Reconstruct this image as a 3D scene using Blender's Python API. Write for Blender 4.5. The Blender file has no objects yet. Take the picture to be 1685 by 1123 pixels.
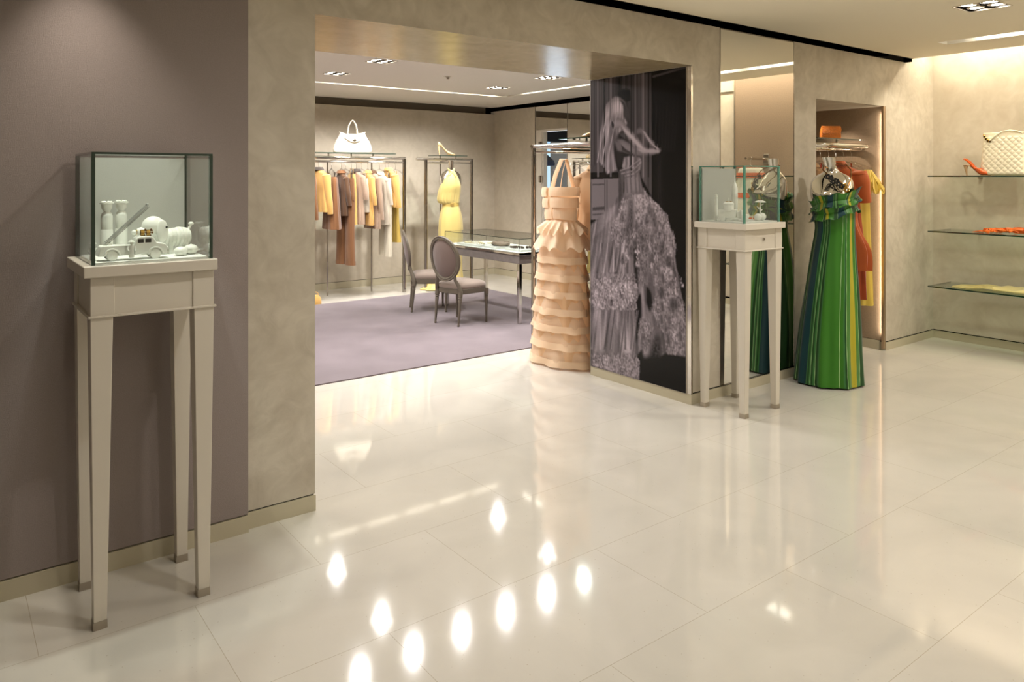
import bpy, math, random
import numpy as np
from mathutils import Vector, Matrix, noise
PI = math.pi
random.seed(7)
S = bpy.context.scene
COL = S.collection

# ------------------------------------------------------------------ camera, world, exposure, lights
cam_d = bpy.data.cameras.new('camera')
cam = bpy.data.objects.new('camera', cam_d); COL.objects.link(cam)
F_PX = 1245.6; HY = 290.0
cam_d.sensor_width = 36.0
cam_d.lens = F_PX / 1685.0 * 36.0
cam_d.shift_y = -(1123 / 2.0 - HY) / 1685.0
cam_d.clip_start = 0.05
cam.location = (0, 0, 1.65)
cam.rotation_euler = (PI / 2, 0, math.radians(52.74 - 90.0))
S.camera = cam
S.view_settings.view_transform = 'Standard'
S.view_settings.look = 'None'
S.view_settings.gamma = 1.0
S.view_settings.use_curve_mapping = False
S.view_settings.exposure = 0.08
try:
    S.cycles.max_bounces = 10; S.cycles.transparent_max_bounces = 24
    S.cycles.sample_clamp_indirect = 6.0
    S.cycles.caustics_reflective = False; S.cycles.caustics_refractive = False
except Exception: pass
W = bpy.data.worlds.new('world'); S.world = W; W.use_nodes = True
W.node_tree.nodes['Background'].inputs[0].default_value = (0.9, 0.85, 0.8, 1)
W.node_tree.nodes['Background'].inputs[1].default_value = 0.15

WARM = (1.0, 0.94, 0.86)
NEUT = (1.0, 0.96, 0.92)
def spot(x, y, z, power, angle=100, blend=0.7, rad=0.05, color=WARM, aim=None):
    d = bpy.data.lights.new('downlight_lamp', 'SPOT'); d.energy = power; d.spot_size = math.radians(angle)
    d.spot_blend = blend; d.shadow_soft_size = rad; d.color = color
    o = bpy.data.objects.new('downlight_lamp', d); COL.objects.link(o); o.location = (x, y, z)
    if aim is not None:
        v = Vector(aim) - Vector((x, y, z)); o.rotation_euler = v.to_track_quat('-Z', 'Y').to_euler()
    return o
def area(x, y, z, sx, sy, power, color=WARM, rot=(0, 0, 0)):
    d = bpy.data.lights.new('slot_lamp', 'AREA'); d.shape = 'RECTANGLE'; d.size = sx; d.size_y = sy
    d.energy = power; d.color = color
    o = bpy.data.objects.new('slot_lamp', d); COL.objects.link(o); o.location = (x, y, z); o.rotation_euler = rot
    return o
ZC = 2.79                                     # ceiling of the front room
ZB = 2.80                                     # ceiling of the back room
MAIN_SPOTS = [(5.58, 2.13), (3.45, 2.13), (1.35, 2.05), (5.58, -0.1), (3.45, -0.1), (1.35, -0.1), (5.58, -2.2), (2.4, -2.2)]
BACK_SPOTS = [(3.58, 7.95), (3.55, 6.82), (5.82, 7.95), (5.70, 6.80), (2.1, 6.8), (2.1, 8.0)]
for x, y in MAIN_SPOTS:
    spot(x, y, ZC - 0.03, {(1.35, 2.05): 44, (3.45, 2.13): 50, (3.45, -0.1): 46, (5.58, 2.13): 62, (5.58, -0.1): 42}.get((x, y), 44), 168, 1.0)
for x, y in BACK_SPOTS:
    spot(x, y, ZB - 0.03, 112, 168, 1.0, 0.03, color=NEUT)
for x in (3.0, 3.54, 4.08, 4.62, 5.16, 5.70):    # lamps in the front slot of the back room, aimed out over the floor
    spot(x, 6.17, ZB - 0.02, 78, 130, 0.8, 0.04, NEUT, aim=(x - 0.3, 4.6, 0.0))
for y in (6.7, 7.5, 8.3): spot(6.53, y, ZB - 0.02, 14, 120, 0.8, 0.03, NEUT)
for x in (3.6, 4.2, 4.8, 5.4, 6.05):          # slot lamps washing the racks
    spot(x, 8.80, ZB - 0.02, 105, 100, 1.0, 0.03, NEUT, aim=(x + 0.1, 10.2, 0.5))
for y in (-1.0, 0.2, 1.2): spot(6.88, y, ZC + 0.01, 14, 120, 0.8, 0.03, WARM)
area(7.86, 0.9, 3.06, 0.08, 5.4, 60, (1.0, 0.88, 0.70))   # cove over the shelf wall
spot(0.44, 3.30, ZC - 0.03, 52, 76, 1.0, 0.03, (1.0, 0.9, 0.76), aim=(0.55, 3.2, 0))
spot(4.60, 2.6, ZC - 0.03, 20, 60, 0.5, 0.03, WARM, aim=(4.55, 3.3, 1.3))
spot(6.85, 1.9, ZC + 0.01, 24, 80, 0.6, 0.02, (1.0, 0.87, 0.68), aim=(7.9, 2.85, 1.4))
spot(6.85, 2.7, ZC + 0.01, 34, 90, 0.6, 0.02, (1.0, 0.87, 0.68), aim=(7.6, 3.5, 1.2))
area(7.125, 3.584, 1.2, 0.012, 2.1, 3.5, (1.0, 0.82, 0.62), rot=(PI / 2, 0, 0))   # vertical strip behind the niche's right jamb
spot(6.4, 3.95, 2.29, 10, 110, 0.6, 0.02, (1.0, 0.82, 0.62))
spot(6.86, 3.95, 2.29, 16, 110, 0.6, 0.02, (1.0, 0.82, 0.62), aim=(6.9, 3.9, 0))
spot(0.62, 3.10, ZC - 0.02, 52, 34, 0.4, 0.02, (0.93, 1.0, 0.92), aim=(0.66, 3.27, 1.33))   # narrow lamp on the left case
area(8.7, 10.45, 1.4, 1.8, 1.6, 18, (0.75, 0.87, 1.0), rot=(-PI / 2, 0, 0))   # daylight entering the corridor window

# ------------------------------------------------------------------ tagging
def tag(o, label=None, cat=None, group=None, kind=None):
    if label: o['label'] = label
    if cat: o['category'] = cat
    if group: o['group'] = group
    if kind: o['kind'] = kind
    return o
def thing(name, label, cat, loc=(0, 0, 0), rz=0.0, group=None):
    o = bpy.data.objects.new(name, None); COL.objects.link(o)
    o.empty_display_size = 0.05
    o.location = loc; o.rotation_euler = (0, 0, rz)
    return tag(o, label, cat, group)
def dup(root, loc=None, rz=None, label=None, group=None, scale=None):
    r = root.copy(); COL.objects.link(r)
    if loc is not None: r.location = loc
    if rz is not None: r.rotation_euler = (0, 0, rz)
    if scale is not None: r.scale = (scale,) * 3
    if label: r['label'] = label
    if group: r['group'] = group
    for ch in list(root.children):
        c = ch.copy(); COL.objects.link(c); c.parent = r
        for g in list(ch.children):
            d = g.copy(); COL.objects.link(d); d.parent = c
    return r

# ------------------------------------------------------------------ materials
def lin(c):
    return tuple(((v / 12.92) if v <= 0.04045 else ((v + 0.055) / 1.055) ** 2.4) for v in c)
def rgb(r, g, b):
    return lin((r / 255, g / 255, b / 255))
_M = {}
def mat(name, col=(0.5, 0.5, 0.5), rough=0.6, metal=0.0, spec=0.5, bump=0.0, bscale=40.0, var=0.0, vscale=5.0,
        sheen=0.0, coat=0.0, emit=None, estr=1.0, alpha=None, attr=None, weave=False, detail=4.0):
    if name in _M: return _M[name]
    m = bpy.data.materials.new(name); m.use_nodes = True
    nt = m.node_tree; N = nt.nodes; L = nt.links
    b = N['Principled BSDF']
    b.inputs['Base Color'].default_value = (*col, 1); b.inputs['Roughness'].default_value = rough
    b.inputs['Metallic'].default_value = metal; b.inputs['Specular IOR Level'].default_value = spec
    if sheen: b.inputs['Sheen Weight'].default_value = sheen
    if coat:
        b.inputs['Coat Weight'].default_value = coat; b.inputs['Coat Roughness'].default_value = 0.05
    tc = N.new('ShaderNodeTexCoord')
    if attr:
        a = N.new('ShaderNodeAttribute'); a.attribute_name = attr; L.new(a.outputs['Color'], b.inputs['Base Color'])
    if var:
        n = N.new('ShaderNodeTexNoise'); n.inputs['Scale'].default_value = vscale; n.inputs['Detail'].default_value = detail
        L.new(tc.outputs['Object'], n.inputs['Vector'])
        r = N.new('ShaderNodeMapRange'); r.inputs[1].default_value = 0.3; r.inputs[2].default_value = 0.7
        r.inputs[3].default_value = 1 - var; r.inputs[4].default_value = 1 + var
        L.new(n.outputs['Fac'], r.inputs[0])
        h = N.new('ShaderNodeHueSaturation')
        if attr: L.new(a.outputs['Color'], h.inputs['Color'])
        else: h.inputs['Color'].default_value = (*col, 1)
        L.new(r.outputs[0], h.inputs['Value']); L.new(h.outputs[0], b.inputs['Base Color'])
    if bump:
        n = N.new('ShaderNodeTexNoise'); n.inputs['Scale'].default_value = bscale; n.inputs['Detail'].default_value = 4
        L.new(tc.outputs['Object'], n.inputs['Vector'])
        bp = N.new('ShaderNodeBump'); bp.inputs['Strength'].default_value = bump; bp.inputs['Distance'].default_value = 0.01
        L.new(n.outputs['Fac'], bp.inputs['Height']); L.new(bp.outputs[0], b.inputs['Normal'])
    if emit:
        b.inputs['Emission Color'].default_value = (*emit, 1); b.inputs['Emission Strength'].default_value = estr
    if alpha is not None:
        b.inputs['Alpha'].default_value = alpha
    _M[name] = m; return m

def thin_glass(name, tint=(0.93, 0.97, 0.95), rough=0.0, ior=1.5):
    if name in _M: return _M[name]
    m = bpy.data.materials.new(name); m.use_nodes = True
    nt = m.node_tree; N = nt.nodes; L = nt.links; N.clear()
    o = N.new('ShaderNodeOutputMaterial'); mix = N.new('ShaderNodeMixShader')
    t = N.new('ShaderNodeBsdfTransparent'); t.inputs[0].default_value = (*tint, 1)
    g = N.new('ShaderNodeBsdfGlossy'); g.inputs['Roughness'].default_value = rough
    fr = N.new('ShaderNodeFresnel'); ge = N.new('ShaderNodeNewGeometry'); mr = N.new('ShaderNodeMapRange')
    mr.inputs[3].default_value = ior; mr.inputs[4].default_value = 1.0 / ior
    L.new(ge.outputs['Backfacing'], mr.inputs[0]); L.new(mr.outputs[0], fr.inputs[0])
    L.new(fr.outputs[0], mix.inputs[0]); L.new(t.outputs[0], mix.inputs[1]); L.new(g.outputs[0], mix.inputs[2])
    L.new(mix.outputs[0], o.inputs[0]); _M[name] = m; return m

def sheer(name, col, trans=0.3, rough=0.6):
    """sheer cloth: part of the light passes straight through"""
    if name in _M: return _M[name]
    m = bpy.data.materials.new(name); m.use_nodes = True
    nt = m.node_tree; N = nt.nodes; L = nt.links
    b = N['Principled BSDF']; b.inputs['Base Color'].default_value = (*col, 1); b.inputs['Roughness'].default_value = rough
    b.inputs['Sheen Weight'].default_value = 0.3
    o = N['Material Output']; mix = N.new('ShaderNodeMixShader'); t = N.new('ShaderNodeBsdfTransparent')
    tl = N.new('ShaderNodeBsdfTranslucent'); tl.inputs[0].default_value = (*col, 1)
    m2 = N.new('ShaderNodeMixShader'); m2.inputs[0].default_value = 0.3
    L.new(b.outputs[0], m2.inputs[1]); L.new(tl.outputs[0], m2.inputs[2])
    mix.inputs[0].default_value = trans
    L.new(m2.outputs[0], mix.inputs[1]); L.new(t.outputs[0], mix.inputs[2]); L.new(mix.outputs[0], o.inputs[0])
    _M[name] = m; return m

def plaster(name, c1, c2, rough=0.42, scale=1.3, bump=0.12):
    if name in _M: return _M[name]
    m = bpy.data.materials.new(name); m.use_nodes = True
    nt = m.node_tree; N = nt.nodes; L = nt.links; b = N['Principled BSDF']
    tc = N.new('ShaderNodeTexCoord')
    n1 = N.new('ShaderNodeTexNoise'); n1.inputs['Scale'].default_value = scale * 1.5; n1.inputs['Detail'].default_value = 6
    n1.inputs['Distortion'].default_value = 1.6; n1.inputs['Roughness'].default_value = 0.55
    n2 = N.new('ShaderNodeTexNoise'); n2.inputs['Scale'].default_value = scale * 4.5; n2.inputs['Detail'].default_value = 5
    n2.inputs['Distortion'].default_value = 2.0
    L.new(tc.outputs['Object'], n1.inputs['Vector']); L.new(tc.outputs['Object'], n2.inputs['Vector'])
    ad = N.new('ShaderNodeMath'); ad.operation = 'MULTIPLY_ADD'; ad.inputs[1].default_value = 0.6
    mu = N.new('ShaderNodeMath'); mu.operation = 'MULTIPLY'; mu.inputs[1].default_value = 0.4
    L.new(n2.outputs['Fac'], mu.inputs[0]); L.new(n1.outputs['Fac'], ad.inputs[0]); L.new(mu.outputs[0], ad.inputs[2])
    cr = N.new('ShaderNodeValToRGB'); cr.color_ramp.elements[0].position = 0.36; cr.color_ramp.elements[1].position = 0.64
    cr.color_ramp.elements[0].color = (*c1, 1); cr.color_ramp.elements[1].color = (*c2, 1)
    L.new(ad.outputs[0], cr.inputs[0]); L.new(cr.outputs[0], b.inputs['Base Color'])
    b.inputs['Roughness'].default_value = rough; b.inputs['Specular IOR Level'].default_value = 0.5
    bp = N.new('ShaderNodeBump'); bp.inputs['Strength'].default_value = bump; bp.inputs['Distance'].default_value = 0.02
    L.new(ad.outputs[0], bp.inputs['Height']); L.new(bp.outputs[0], b.inputs['Normal'])
    _M[name] = m; return m

def floor_mat():
    m = bpy.data.materials.new('polished_stone_floor'); m.use_nodes = True
    nt = m.node_tree; N = nt.nodes; L = nt.links; b = N['Principled BSDF']
    tc = N.new('ShaderNodeTexCoord')
    mp = N.new('ShaderNodeMapping'); mp.inputs['Location'].default_value = (-0.28, 0, 0)
    L.new(tc.outputs['Object'], mp.inputs['Vector'])
    br = N.new('ShaderNodeTexBrick'); br.inputs['Scale'].default_value = 1.0
    br.inputs['Brick Width'].default_value = 1.02; br.inputs['Row Height'].default_value = 0.61
    br.inputs['Mortar Size'].default_value = 0.0011; br.inputs['Mortar Smooth'].default_value = 0.0; br.offset = 0.5
    br.inputs['Color1'].default_value = (*rgb(211, 207, 198), 1); br.inputs['Color2'].default_value = (*rgb(209, 205, 195), 1)
    br.inputs['Mortar'].default_value = (*rgb(178, 170, 152), 1)
    L.new(mp.outputs[0], br.inputs['Vector'])
    n = N.new('ShaderNodeTexNoise'); n.inputs['Scale'].default_value = 2.0; n.inputs['Detail'].default_value = 8
    n.inputs['Distortion'].default_value = 1.2; L.new(tc.outputs['Object'], n.inputs['Vector'])
    r = N.new('ShaderNodeMapRange'); r.inputs[1].default_value = 0.3; r.inputs[2].default_value = 0.7
    r.inputs[3].default_value = 0.95; r.inputs[4].default_value = 1.04; L.new(n.outputs['Fac'], r.inputs[0])
    h = N.new('ShaderNodeHueSaturation'); L.new(br.outputs['Color'], h.inputs['Color']); L.new(r.outputs[0], h.inputs['Value'])
    v = N.new('ShaderNodeTexVoronoi'); v.inputs['Scale'].default_value = 42; L.new(tc.outputs['Object'], v.inputs['Vector'])
    lt = N.new('ShaderNodeMath'); lt.operation = 'LESS_THAN'; lt.inputs[1].default_value = 0.085; L.new(v.outputs['Distance'], lt.inputs[0])
    wn = N.new('ShaderNodeSeparateColor'); L.new(v.outputs['Color'], wn.inputs[0])
    g2 = N.new('ShaderNodeMath'); g2.operation = 'GREATER_THAN'; g2.inputs[1].default_value = 0.6; L.new(wn.outputs[0], g2.inputs[0])
    mm = N.new('ShaderNodeMath'); mm.operation = 'MULTIPLY'; L.new(lt.outputs[0], mm.inputs[0]); L.new(g2.outputs[0], mm.inputs[1])
    m3 = N.new('ShaderNodeMath'); m3.operation = 'MULTIPLY'; m3.inputs[1].default_value = 0.45; L.new(mm.outputs[0], m3.inputs[0])
    mx = N.new('ShaderNodeMix'); mx.data_type = 'RGBA'; L.new(m3.outputs[0], mx.inputs[0]); L.new(h.outputs[0], mx.inputs[6])
    mx.inputs[7].default_value = (*rgb(150, 132, 100), 1)
    L.new(mx.outputs[2], b.inputs['Base Color'])
    b.inputs['Roughness'].default_value = 0.055; b.inputs['IOR'].default_value = 1.55; b.inputs['Specular IOR Level'].default_value = 0.62
    return m

M_FLOOR = floor_mat()
M_PLAS = plaster('trowelled_plaster', rgb(182, 173, 157), rgb(208, 200, 185), bump=0.25)
M_PLASR = plaster('pale_trowelled_plaster', rgb(192, 182, 164), rgb(208, 200, 184), rough=0.5)
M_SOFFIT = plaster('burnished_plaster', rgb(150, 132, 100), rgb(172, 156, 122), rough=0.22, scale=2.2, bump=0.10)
M_PLASB = plaster('back_room_plaster', rgb(186, 176, 158), rgb(200, 190, 173), rough=0.6, bump=0.05)
M_CEIL = mat('ceiling_paint', rgb(242, 233, 212), 0.9, spec=0.1)
M_CEILB = mat('back_ceiling_paint', rgb(228, 222, 212), 0.9, spec=0.1)
M_BAND = mat('taupe_band_paint', rgb(140, 130, 116), 0.8, spec=0.1)
M_BLACK = mat('black_recess', (0.003, 0.003, 0.003), 0.9, spec=0.0)
M_FABW = mat('taupe_wall_fabric', rgb(148, 137, 134), 0.85, spec=0.15, bump=0.25, bscale=420, var=0.05, vscale=260, sheen=0.2)
M_FABN = mat('bronze_wall_fabric', rgb(150, 132, 112), 0.55, spec=0.3, bump=0.3, bscale=300, var=0.08, vscale=90)
M_BASE = mat('satin_baseboard', rgb(190, 182, 158), 0.35, spec=0.5)
M_CARPET = mat('mauve_carpet_pile', rgb(130, 119, 126), 0.95, spec=0.05, bump=0.6, bscale=300, var=0.14, vscale=2.6, sheen=0.4, detail=9)
M_CHROME = mat('polished_chrome', (0.72, 0.69, 0.65), 0.08, 1.0)
M_CHROMED = mat('dark_nickel', (0.40, 0.37, 0.34), 0.14, 1.0)
M_STEEL = mat('brushed_steel', rgb(186, 178, 166), 0.35, 1.0)
M_BUST = mat('mirror_finish_chrome', (0.86, 0.85, 0.82), 0.05, 1.0)
M_MIRROR = mat('mirror_glass', (0.90, 0.90, 0.88), 0.0, 1.0)
M_WHITE = mat('white_lacquer', rgb(214, 207, 194), 0.35, spec=0.5)
M_PURE = mat('matte_white', rgb(238, 240, 232), 0.45, spec=0.4)
M_SNOW = mat('glittering_snow_board', rgb(188, 189, 182), 0.8, spec=0.3, bump=0.25, bscale=700, var=0.05, vscale=500)
M_SNOW_LIT = mat('toplit_snow_board', rgb(236, 238, 232), 0.8, bump=0.3, bscale=500)  # lighter copy of the snow board, light from above put into its colour
M_GLASS = thin_glass('clear_glass', (0.975, 0.990, 0.983))
M_GLASST = thin_glass('shelf_glass', (0.90, 0.96, 0.93))
M_GEDGE = mat('green_glass_edge', rgb(60, 130, 112), 0.08, spec=0.9, coat=0.5, emit=None)
M_GEDGED = mat('dark_glass_edge', rgb(18, 52, 43), 0.08, spec=0.9, coat=0.6)
M_LAMP = mat('lamp_glow', (1, 1, 1), 0.5, emit=(1.0, 0.94, 0.82), estr=26)
M_TUBE = mat('tube_glow', (1, 1, 1), 0.5, emit=(1.0, 0.95, 0.86), estr=7)
M_TROUGH = mat('slot_white', rgb(235, 230, 218), 0.5)
M_CLEAR = thin_glass('clear_acrylic', (0.93, 0.92, 0.93), 0.05, 1.6)
M_BLK = mat('black_plastic', (0.01, 0.01, 0.01), 0.4)
M_BROWNJ = mat('amber_stones', rgb(120, 74, 30), 0.15, 0.6)
M_GOLD = mat('gold_metal', rgb(200, 160, 80), 0.2, 1.0)

# ------------------------------------------------------------------ mesh builder
class MB:
    def __init__(s): s.v = []; s.f = []; s.mi = []; s.M = None; s.cur = 0; s.col = None
    def add(s, pts, faces, mi=None):
        b = len(s.v)
        for p in pts:
            p = Vector(p)
            s.v.append(s.M @ p if s.M is not None else p)
        for fc in faces:
            s.f.append([b + i for i in fc]); s.mi.append(s.cur if mi is None else mi)
    def box(s, x0, x1, y0, y1, z0, z1):
        p = [(x, y, z) for x in (x0, x1) for y in (y0, y1) for z in (z0, z1)]
        s.add(p, [(0, 1, 3, 2), (4, 6, 7, 5), (0, 4, 5, 1), (2, 3, 7, 6), (0, 2, 6, 4), (1, 5, 7, 3)]); return s
    def pane(s, x0, x1, y0, y1, z0, z1):
        """a sheet of glass: large faces use slot 0, the narrow edges slot 1"""
        d = (x1 - x0, y1 - y0, z1 - z0); k = d.index(min(d))
        p = [(x, y, z) for x in (x0, x1) for y in (y0, y1) for z in (z0, z1)]
        fs = [(0, 1, 3, 2), (4, 6, 7, 5), (0, 4, 5, 1), (2, 3, 7, 6), (0, 2, 6, 4), (1, 5, 7, 3)]
        b = len(s.v); s.v += [Vector(q) for q in p]
        for i, fc in enumerate(fs):
            s.f.append([b + j for j in fc]); s.mi.append(0 if i // 2 == k else 1)
        return s
    def frustum(s, c0, h0, z0, c1, h1, z1):
        p = []
        for c, h, z in ((c0, h0, z0), (c1, h1, z1)):
            for sx, sy in ((-1, -1), (1, -1), (1, 1), (-1, 1)):
                p.append((c[0] + sx * h[0], c[1] + sy * h[1], z))
        s.add(p, [(3, 2, 1, 0), (4, 5, 6, 7)] + [(i, (i + 1) % 4, 4 + (i + 1) % 4, 4 + i) for i in range(4)]); return s
    def rings(s, R, cap0=True, cap1=True, closed=True):
        n = len(R[0]); pts = [p for r in R for p in r]; fs = []
        for i in range(len(R) - 1):
            for j in range(n if closed else n - 1):
                a = i * n + j; b = i * n + (j + 1) % n
                fs.append((a, b, b + n, a + n))
        if cap0: fs.append(tuple(range(n - 1, -1, -1)))
        if cap1: fs.append(tuple((len(R) - 1) * n + j for j in range(n)))
        s.add(pts, fs); return s
    def tube(s, pts, r, n=8, cap=True, flat=1.0):
        pts = [Vector(p) for p in pts]; m = len(pts)
        rr = r if isinstance(r, (list, tuple)) else [r] * m
        t0 = (pts[1] - pts[0]).normalized()
        up = Vector((0, 0, 1)) if abs(t0.z) < 0.9 else Vector((0, 1, 0))
        nx = t0.cross(up).normalized(); R = []
        for i in range(m):
            t = (pts[min(i + 1, m - 1)] - pts[max(i - 1, 0)]).normalized()
            nx = (nx - t * nx.dot(t)).normalized(); ny = t.cross(nx)
            R.append([pts[i] + nx * (rr[i] * math.cos(2 * PI * k / n)) + ny * (rr[i] * flat * math.sin(2 * PI * k / n)) for k in range(n)])
        return s.rings(R, cap, cap)
    def cyl(s, a, b, r, n=16): return s.tube([a, b], r, n)
    def lathe(s, prof, c=(0, 0, 0), n=20, axis='z'):
        R = []
        for r, z in prof:
            ring = []
            for k in range(n):
                a = 2 * PI * k / n
                u, w = r * math.cos(a), r * math.sin(a)
                q = (u, w, z) if axis == 'z' else ((z, u, w) if axis == 'x' else (w, z, u))
                ring.append((c[0] + q[0], c[1] + q[1], c[2] + q[2]))
            R.append(ring)
        return s.rings(R)
    def ell(s, c, r, n=16, m=10):
        R = []
        for i in range(m + 1):
            a = -PI / 2 + PI * i / m; q = max(math.cos(a), 0.02)
            R.append([(c[0] + r[0] * q * math.cos(2 * PI * k / n), c[1] + r[1] * q * math.sin(2 * PI * k / n), c[2] + r[2] * math.sin(a)) for k in range(n)])
        return s.rings(R)
    def prism(s, poly, t0, t1, axis='y'):
        def P(u, w, t): return {'y': (u, t, w), 'x': (t, u, w), 'z': (u, w, t)}[axis]
        n = len(poly)
        s.add([P(u, w, t0) for u, w in poly] + [P(u, w, t1) for u, w in poly],
              [tuple(range(n)), tuple(range(2 * n - 1, n - 1, -1))] + [(i, (i + 1) % n, n + (i + 1) % n, n + i) for i in range(n)]); return s
    def build(s, name, m, parent=None, smooth=True, bevel=0.0, solid=0.0, cols=None, label=None, recalc=True):
        me = bpy.data.meshes.new(name)
        me.from_pydata([tuple(v) for v in s.v], [], s.f)
        ms = m if isinstance(m, (list, tuple)) else [m]
        for q in ms: me.materials.append(q)
        if len(ms) > 1:
            me.polygons.foreach_set('material_index', s.mi)
        if cols is not None:
            ca = me.color_attributes.new('Col', 'FLOAT_COLOR', 'POINT')
            arr = np.ones((len(s.v), 4), dtype=np.float32); arr[:, :3] = cols
            ca.data.foreach_set('color', arr.ravel())
        if recalc:
            import bmesh
            bm = bmesh.new(); bm.from_mesh(me); bmesh.ops.recalc_face_normals(bm, faces=bm.faces); bm.to_mesh(me); bm.free()
        if smooth:
            me.polygons.foreach_set('use_smooth', [True] * len(me.polygons))
            me.set_sharp_from_angle(angle=math.radians(38))
        o = bpy.data.objects.new(name, me); COL.objects.link(o)
        if parent: o.parent = parent
        if bevel:
            b = o.modifiers.new('bevel', 'BEVEL'); b.width = bevel; b.segments = 2; b.limit_method = 'ANGLE'
        if solid:
            b = o.modifiers.new('solid', 'SOLIDIFY'); b.thickness = solid
        if label: o['label'] = label
        return o
def struct(name, mb, m, parent=None, **k):
    o = mb.build(name, m, parent, **k); o['kind'] = 'structure'; return o
def lerp(a, b, t): return a + (b - a) * t
def keyed(rows, m):
    """resample key rows (tuples, first entry the position) smoothly to m rows"""
    a = np.array(rows, float); t = np.linspace(0, len(rows) - 1, m); out = []
    for x in t:
        i = min(int(x), len(rows) - 2); f = x - i
        p0 = a[max(i - 1, 0)]; p1 = a[i]; p2 = a[i + 1]; p3 = a[min(i + 2, len(rows) - 1)]
        out.append(0.5 * (2 * p1 + (p2 - p0) * f + (2 * p0 - 5 * p1 + 4 * p2 - p3) * f * f + (3 * p1 - p0 - 3 * p2 + p3) * f ** 3))
    return out
# ================================================================== THE SETTING
Y0, Y1 = 3.56, 4.61          # thickness of the wall between the rooms
XO0, XO1 = 1.487, 4.34       # the wide opening
XN0, XN1, YN = 5.96, 7.15, 4.40   # the lit niche
XR = 8.13                    # wall with the glass shelves
YBK, XRB = 10.35, 7.50       # back room: far wall, right wall
m = MB()
m.box(-2.4, XR + 0.6, -3.6, Y1, -0.12, 0); m.box(0.6, 9.9, Y1, YBK + 0.4, -0.12, 0)
struct('floor', m, M_FLOOR, smooth=False)

m = MB(); G = 0.006
m.box(1.155, XO0, Y0, Y1, 0.084, 2.445)                       # pier left of the opening
m.box(1.155, XO0, Y0, Y1, 2.445, 2.76)
m.box(XO1, 4.658, Y0, Y1, 0.084, 2.76)                        # pier carrying the poster
m.box(4.658, 5.628, Y0 + 0.012, Y1, 0.084, 2.76)              # behind the mirror
m.box(5.628, XN0, Y0, Y1, 0.084, 2.76)
m.box(XN0, XN1, Y0, YN, 2.31, 2.76)                           # over the niche
m.box(XN1, 7.55, Y0, Y1, 0.084, 2.76)
m.box(7.55, XR + 0.3, Y0, Y1, 0.084, 3.15)
struct('wall_front', m, M_PLAS, smooth=False)
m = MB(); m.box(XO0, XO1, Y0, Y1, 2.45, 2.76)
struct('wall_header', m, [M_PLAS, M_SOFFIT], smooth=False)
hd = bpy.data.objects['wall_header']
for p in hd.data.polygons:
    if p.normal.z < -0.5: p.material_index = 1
m = MB(); m.box(XN0 - 0.02, XN1 + 0.02, YN, Y1, 0, 2.35)
struct('wall_niche_back', m, M_PLASR, smooth=False)
m = MB(); m.box(XN1 - 0.012, XN1, Y0 + 0.035, YN, 0.09, 2.31)
struct('wall_niche_side', m, M_FABN, smooth=False)
m = MB(); m.box(XN1 - 0.036, XN1, Y0 + 0.002, Y0 + 0.022, 0.02, 2.31); struct('trim_niche', m, mat('champagne_metal', rgb(200, 176, 150), 0.45, 1.0), smooth=False)
m = MB(); m.box(6.30, 6.305, YN - 0.004, YN, 0.09, 2.31); m.box(6.70, 6.705, YN - 0.004, YN, 0.09, 2.31)
struct('trim_niche_seam', m, M_BAND, smooth=False)
m = MB(); m.box(-2.4, 1.150, Y0 - 0.03, Y0 + 0.3, 0.084, ZC + 0.1)
struct('wall_left_fabric', m, M_FABW, smooth=False)
m = MB(); m.box(1.150, 1.1545, Y0 - 0.005, Y0 + 0.3, 0.08, ZC + 0.1); struct('trim_fabric_edge', m, M_STEEL, smooth=False)
m = MB(); m.box(-2.4, 1.152, Y0 - 0.034, Y0 + 0.1, 0, 0.078); struct('baseboard_left', m, M_BASE, smooth=False)
m = MB(); m.box(1.156, XO0 + 0.003, Y0 - 0.004, Y1 + 0.003, 0, 0.078); struct('baseboard_pier', m, M_BASE, smooth=False)
m = MB(); m.box(XO1 - 0.014, XN0, Y0 - 0.004, Y1, 0, 0.074); struct('baseboard_front', m, M_BASE, smooth=False)
m = MB(); m.box(XN1 - 0.002, XR, Y0 - 0.004, Y1, 0, 0.074); struct('baseboard_front_right', m, M_BASE, smooth=False)
m = MB(); m.box(XN1 - 0.02, XN1 - 0.002, Y0 + 0.05, YN, 0, 0.085); m.box(XN0, XN1, YN - 0.01, YN, 0, 0.085); struct('baseboard_niche', m, M_BASE, smooth=False)
m = MB(); m.box(XR - 0.006, XR + 0.2, -3.4, Y0, 0, 0.074); struct('baseboard_right', m, M_BASE, smooth=False)
m = MB()                                                       # dark reveal over every baseboard
m.box(-2.4, XO0 - 0.004, Y0 + 0.006, Y0 + 0.3, 0.07, 0.09); m.box(XO1 + 0.004, XN0, Y0 + 0.006, Y1 - 0.01, 0.07, 0.09)
m.box(XN1, XR, Y0 + 0.006, Y1 - 0.01, 0.07, 0.09); m.box(XR + 0.004, XR + 0.2, -3.4, Y0, 0.07, 0.09)
struct('trim_reveal', m, M_BLACK, smooth=False)

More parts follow.
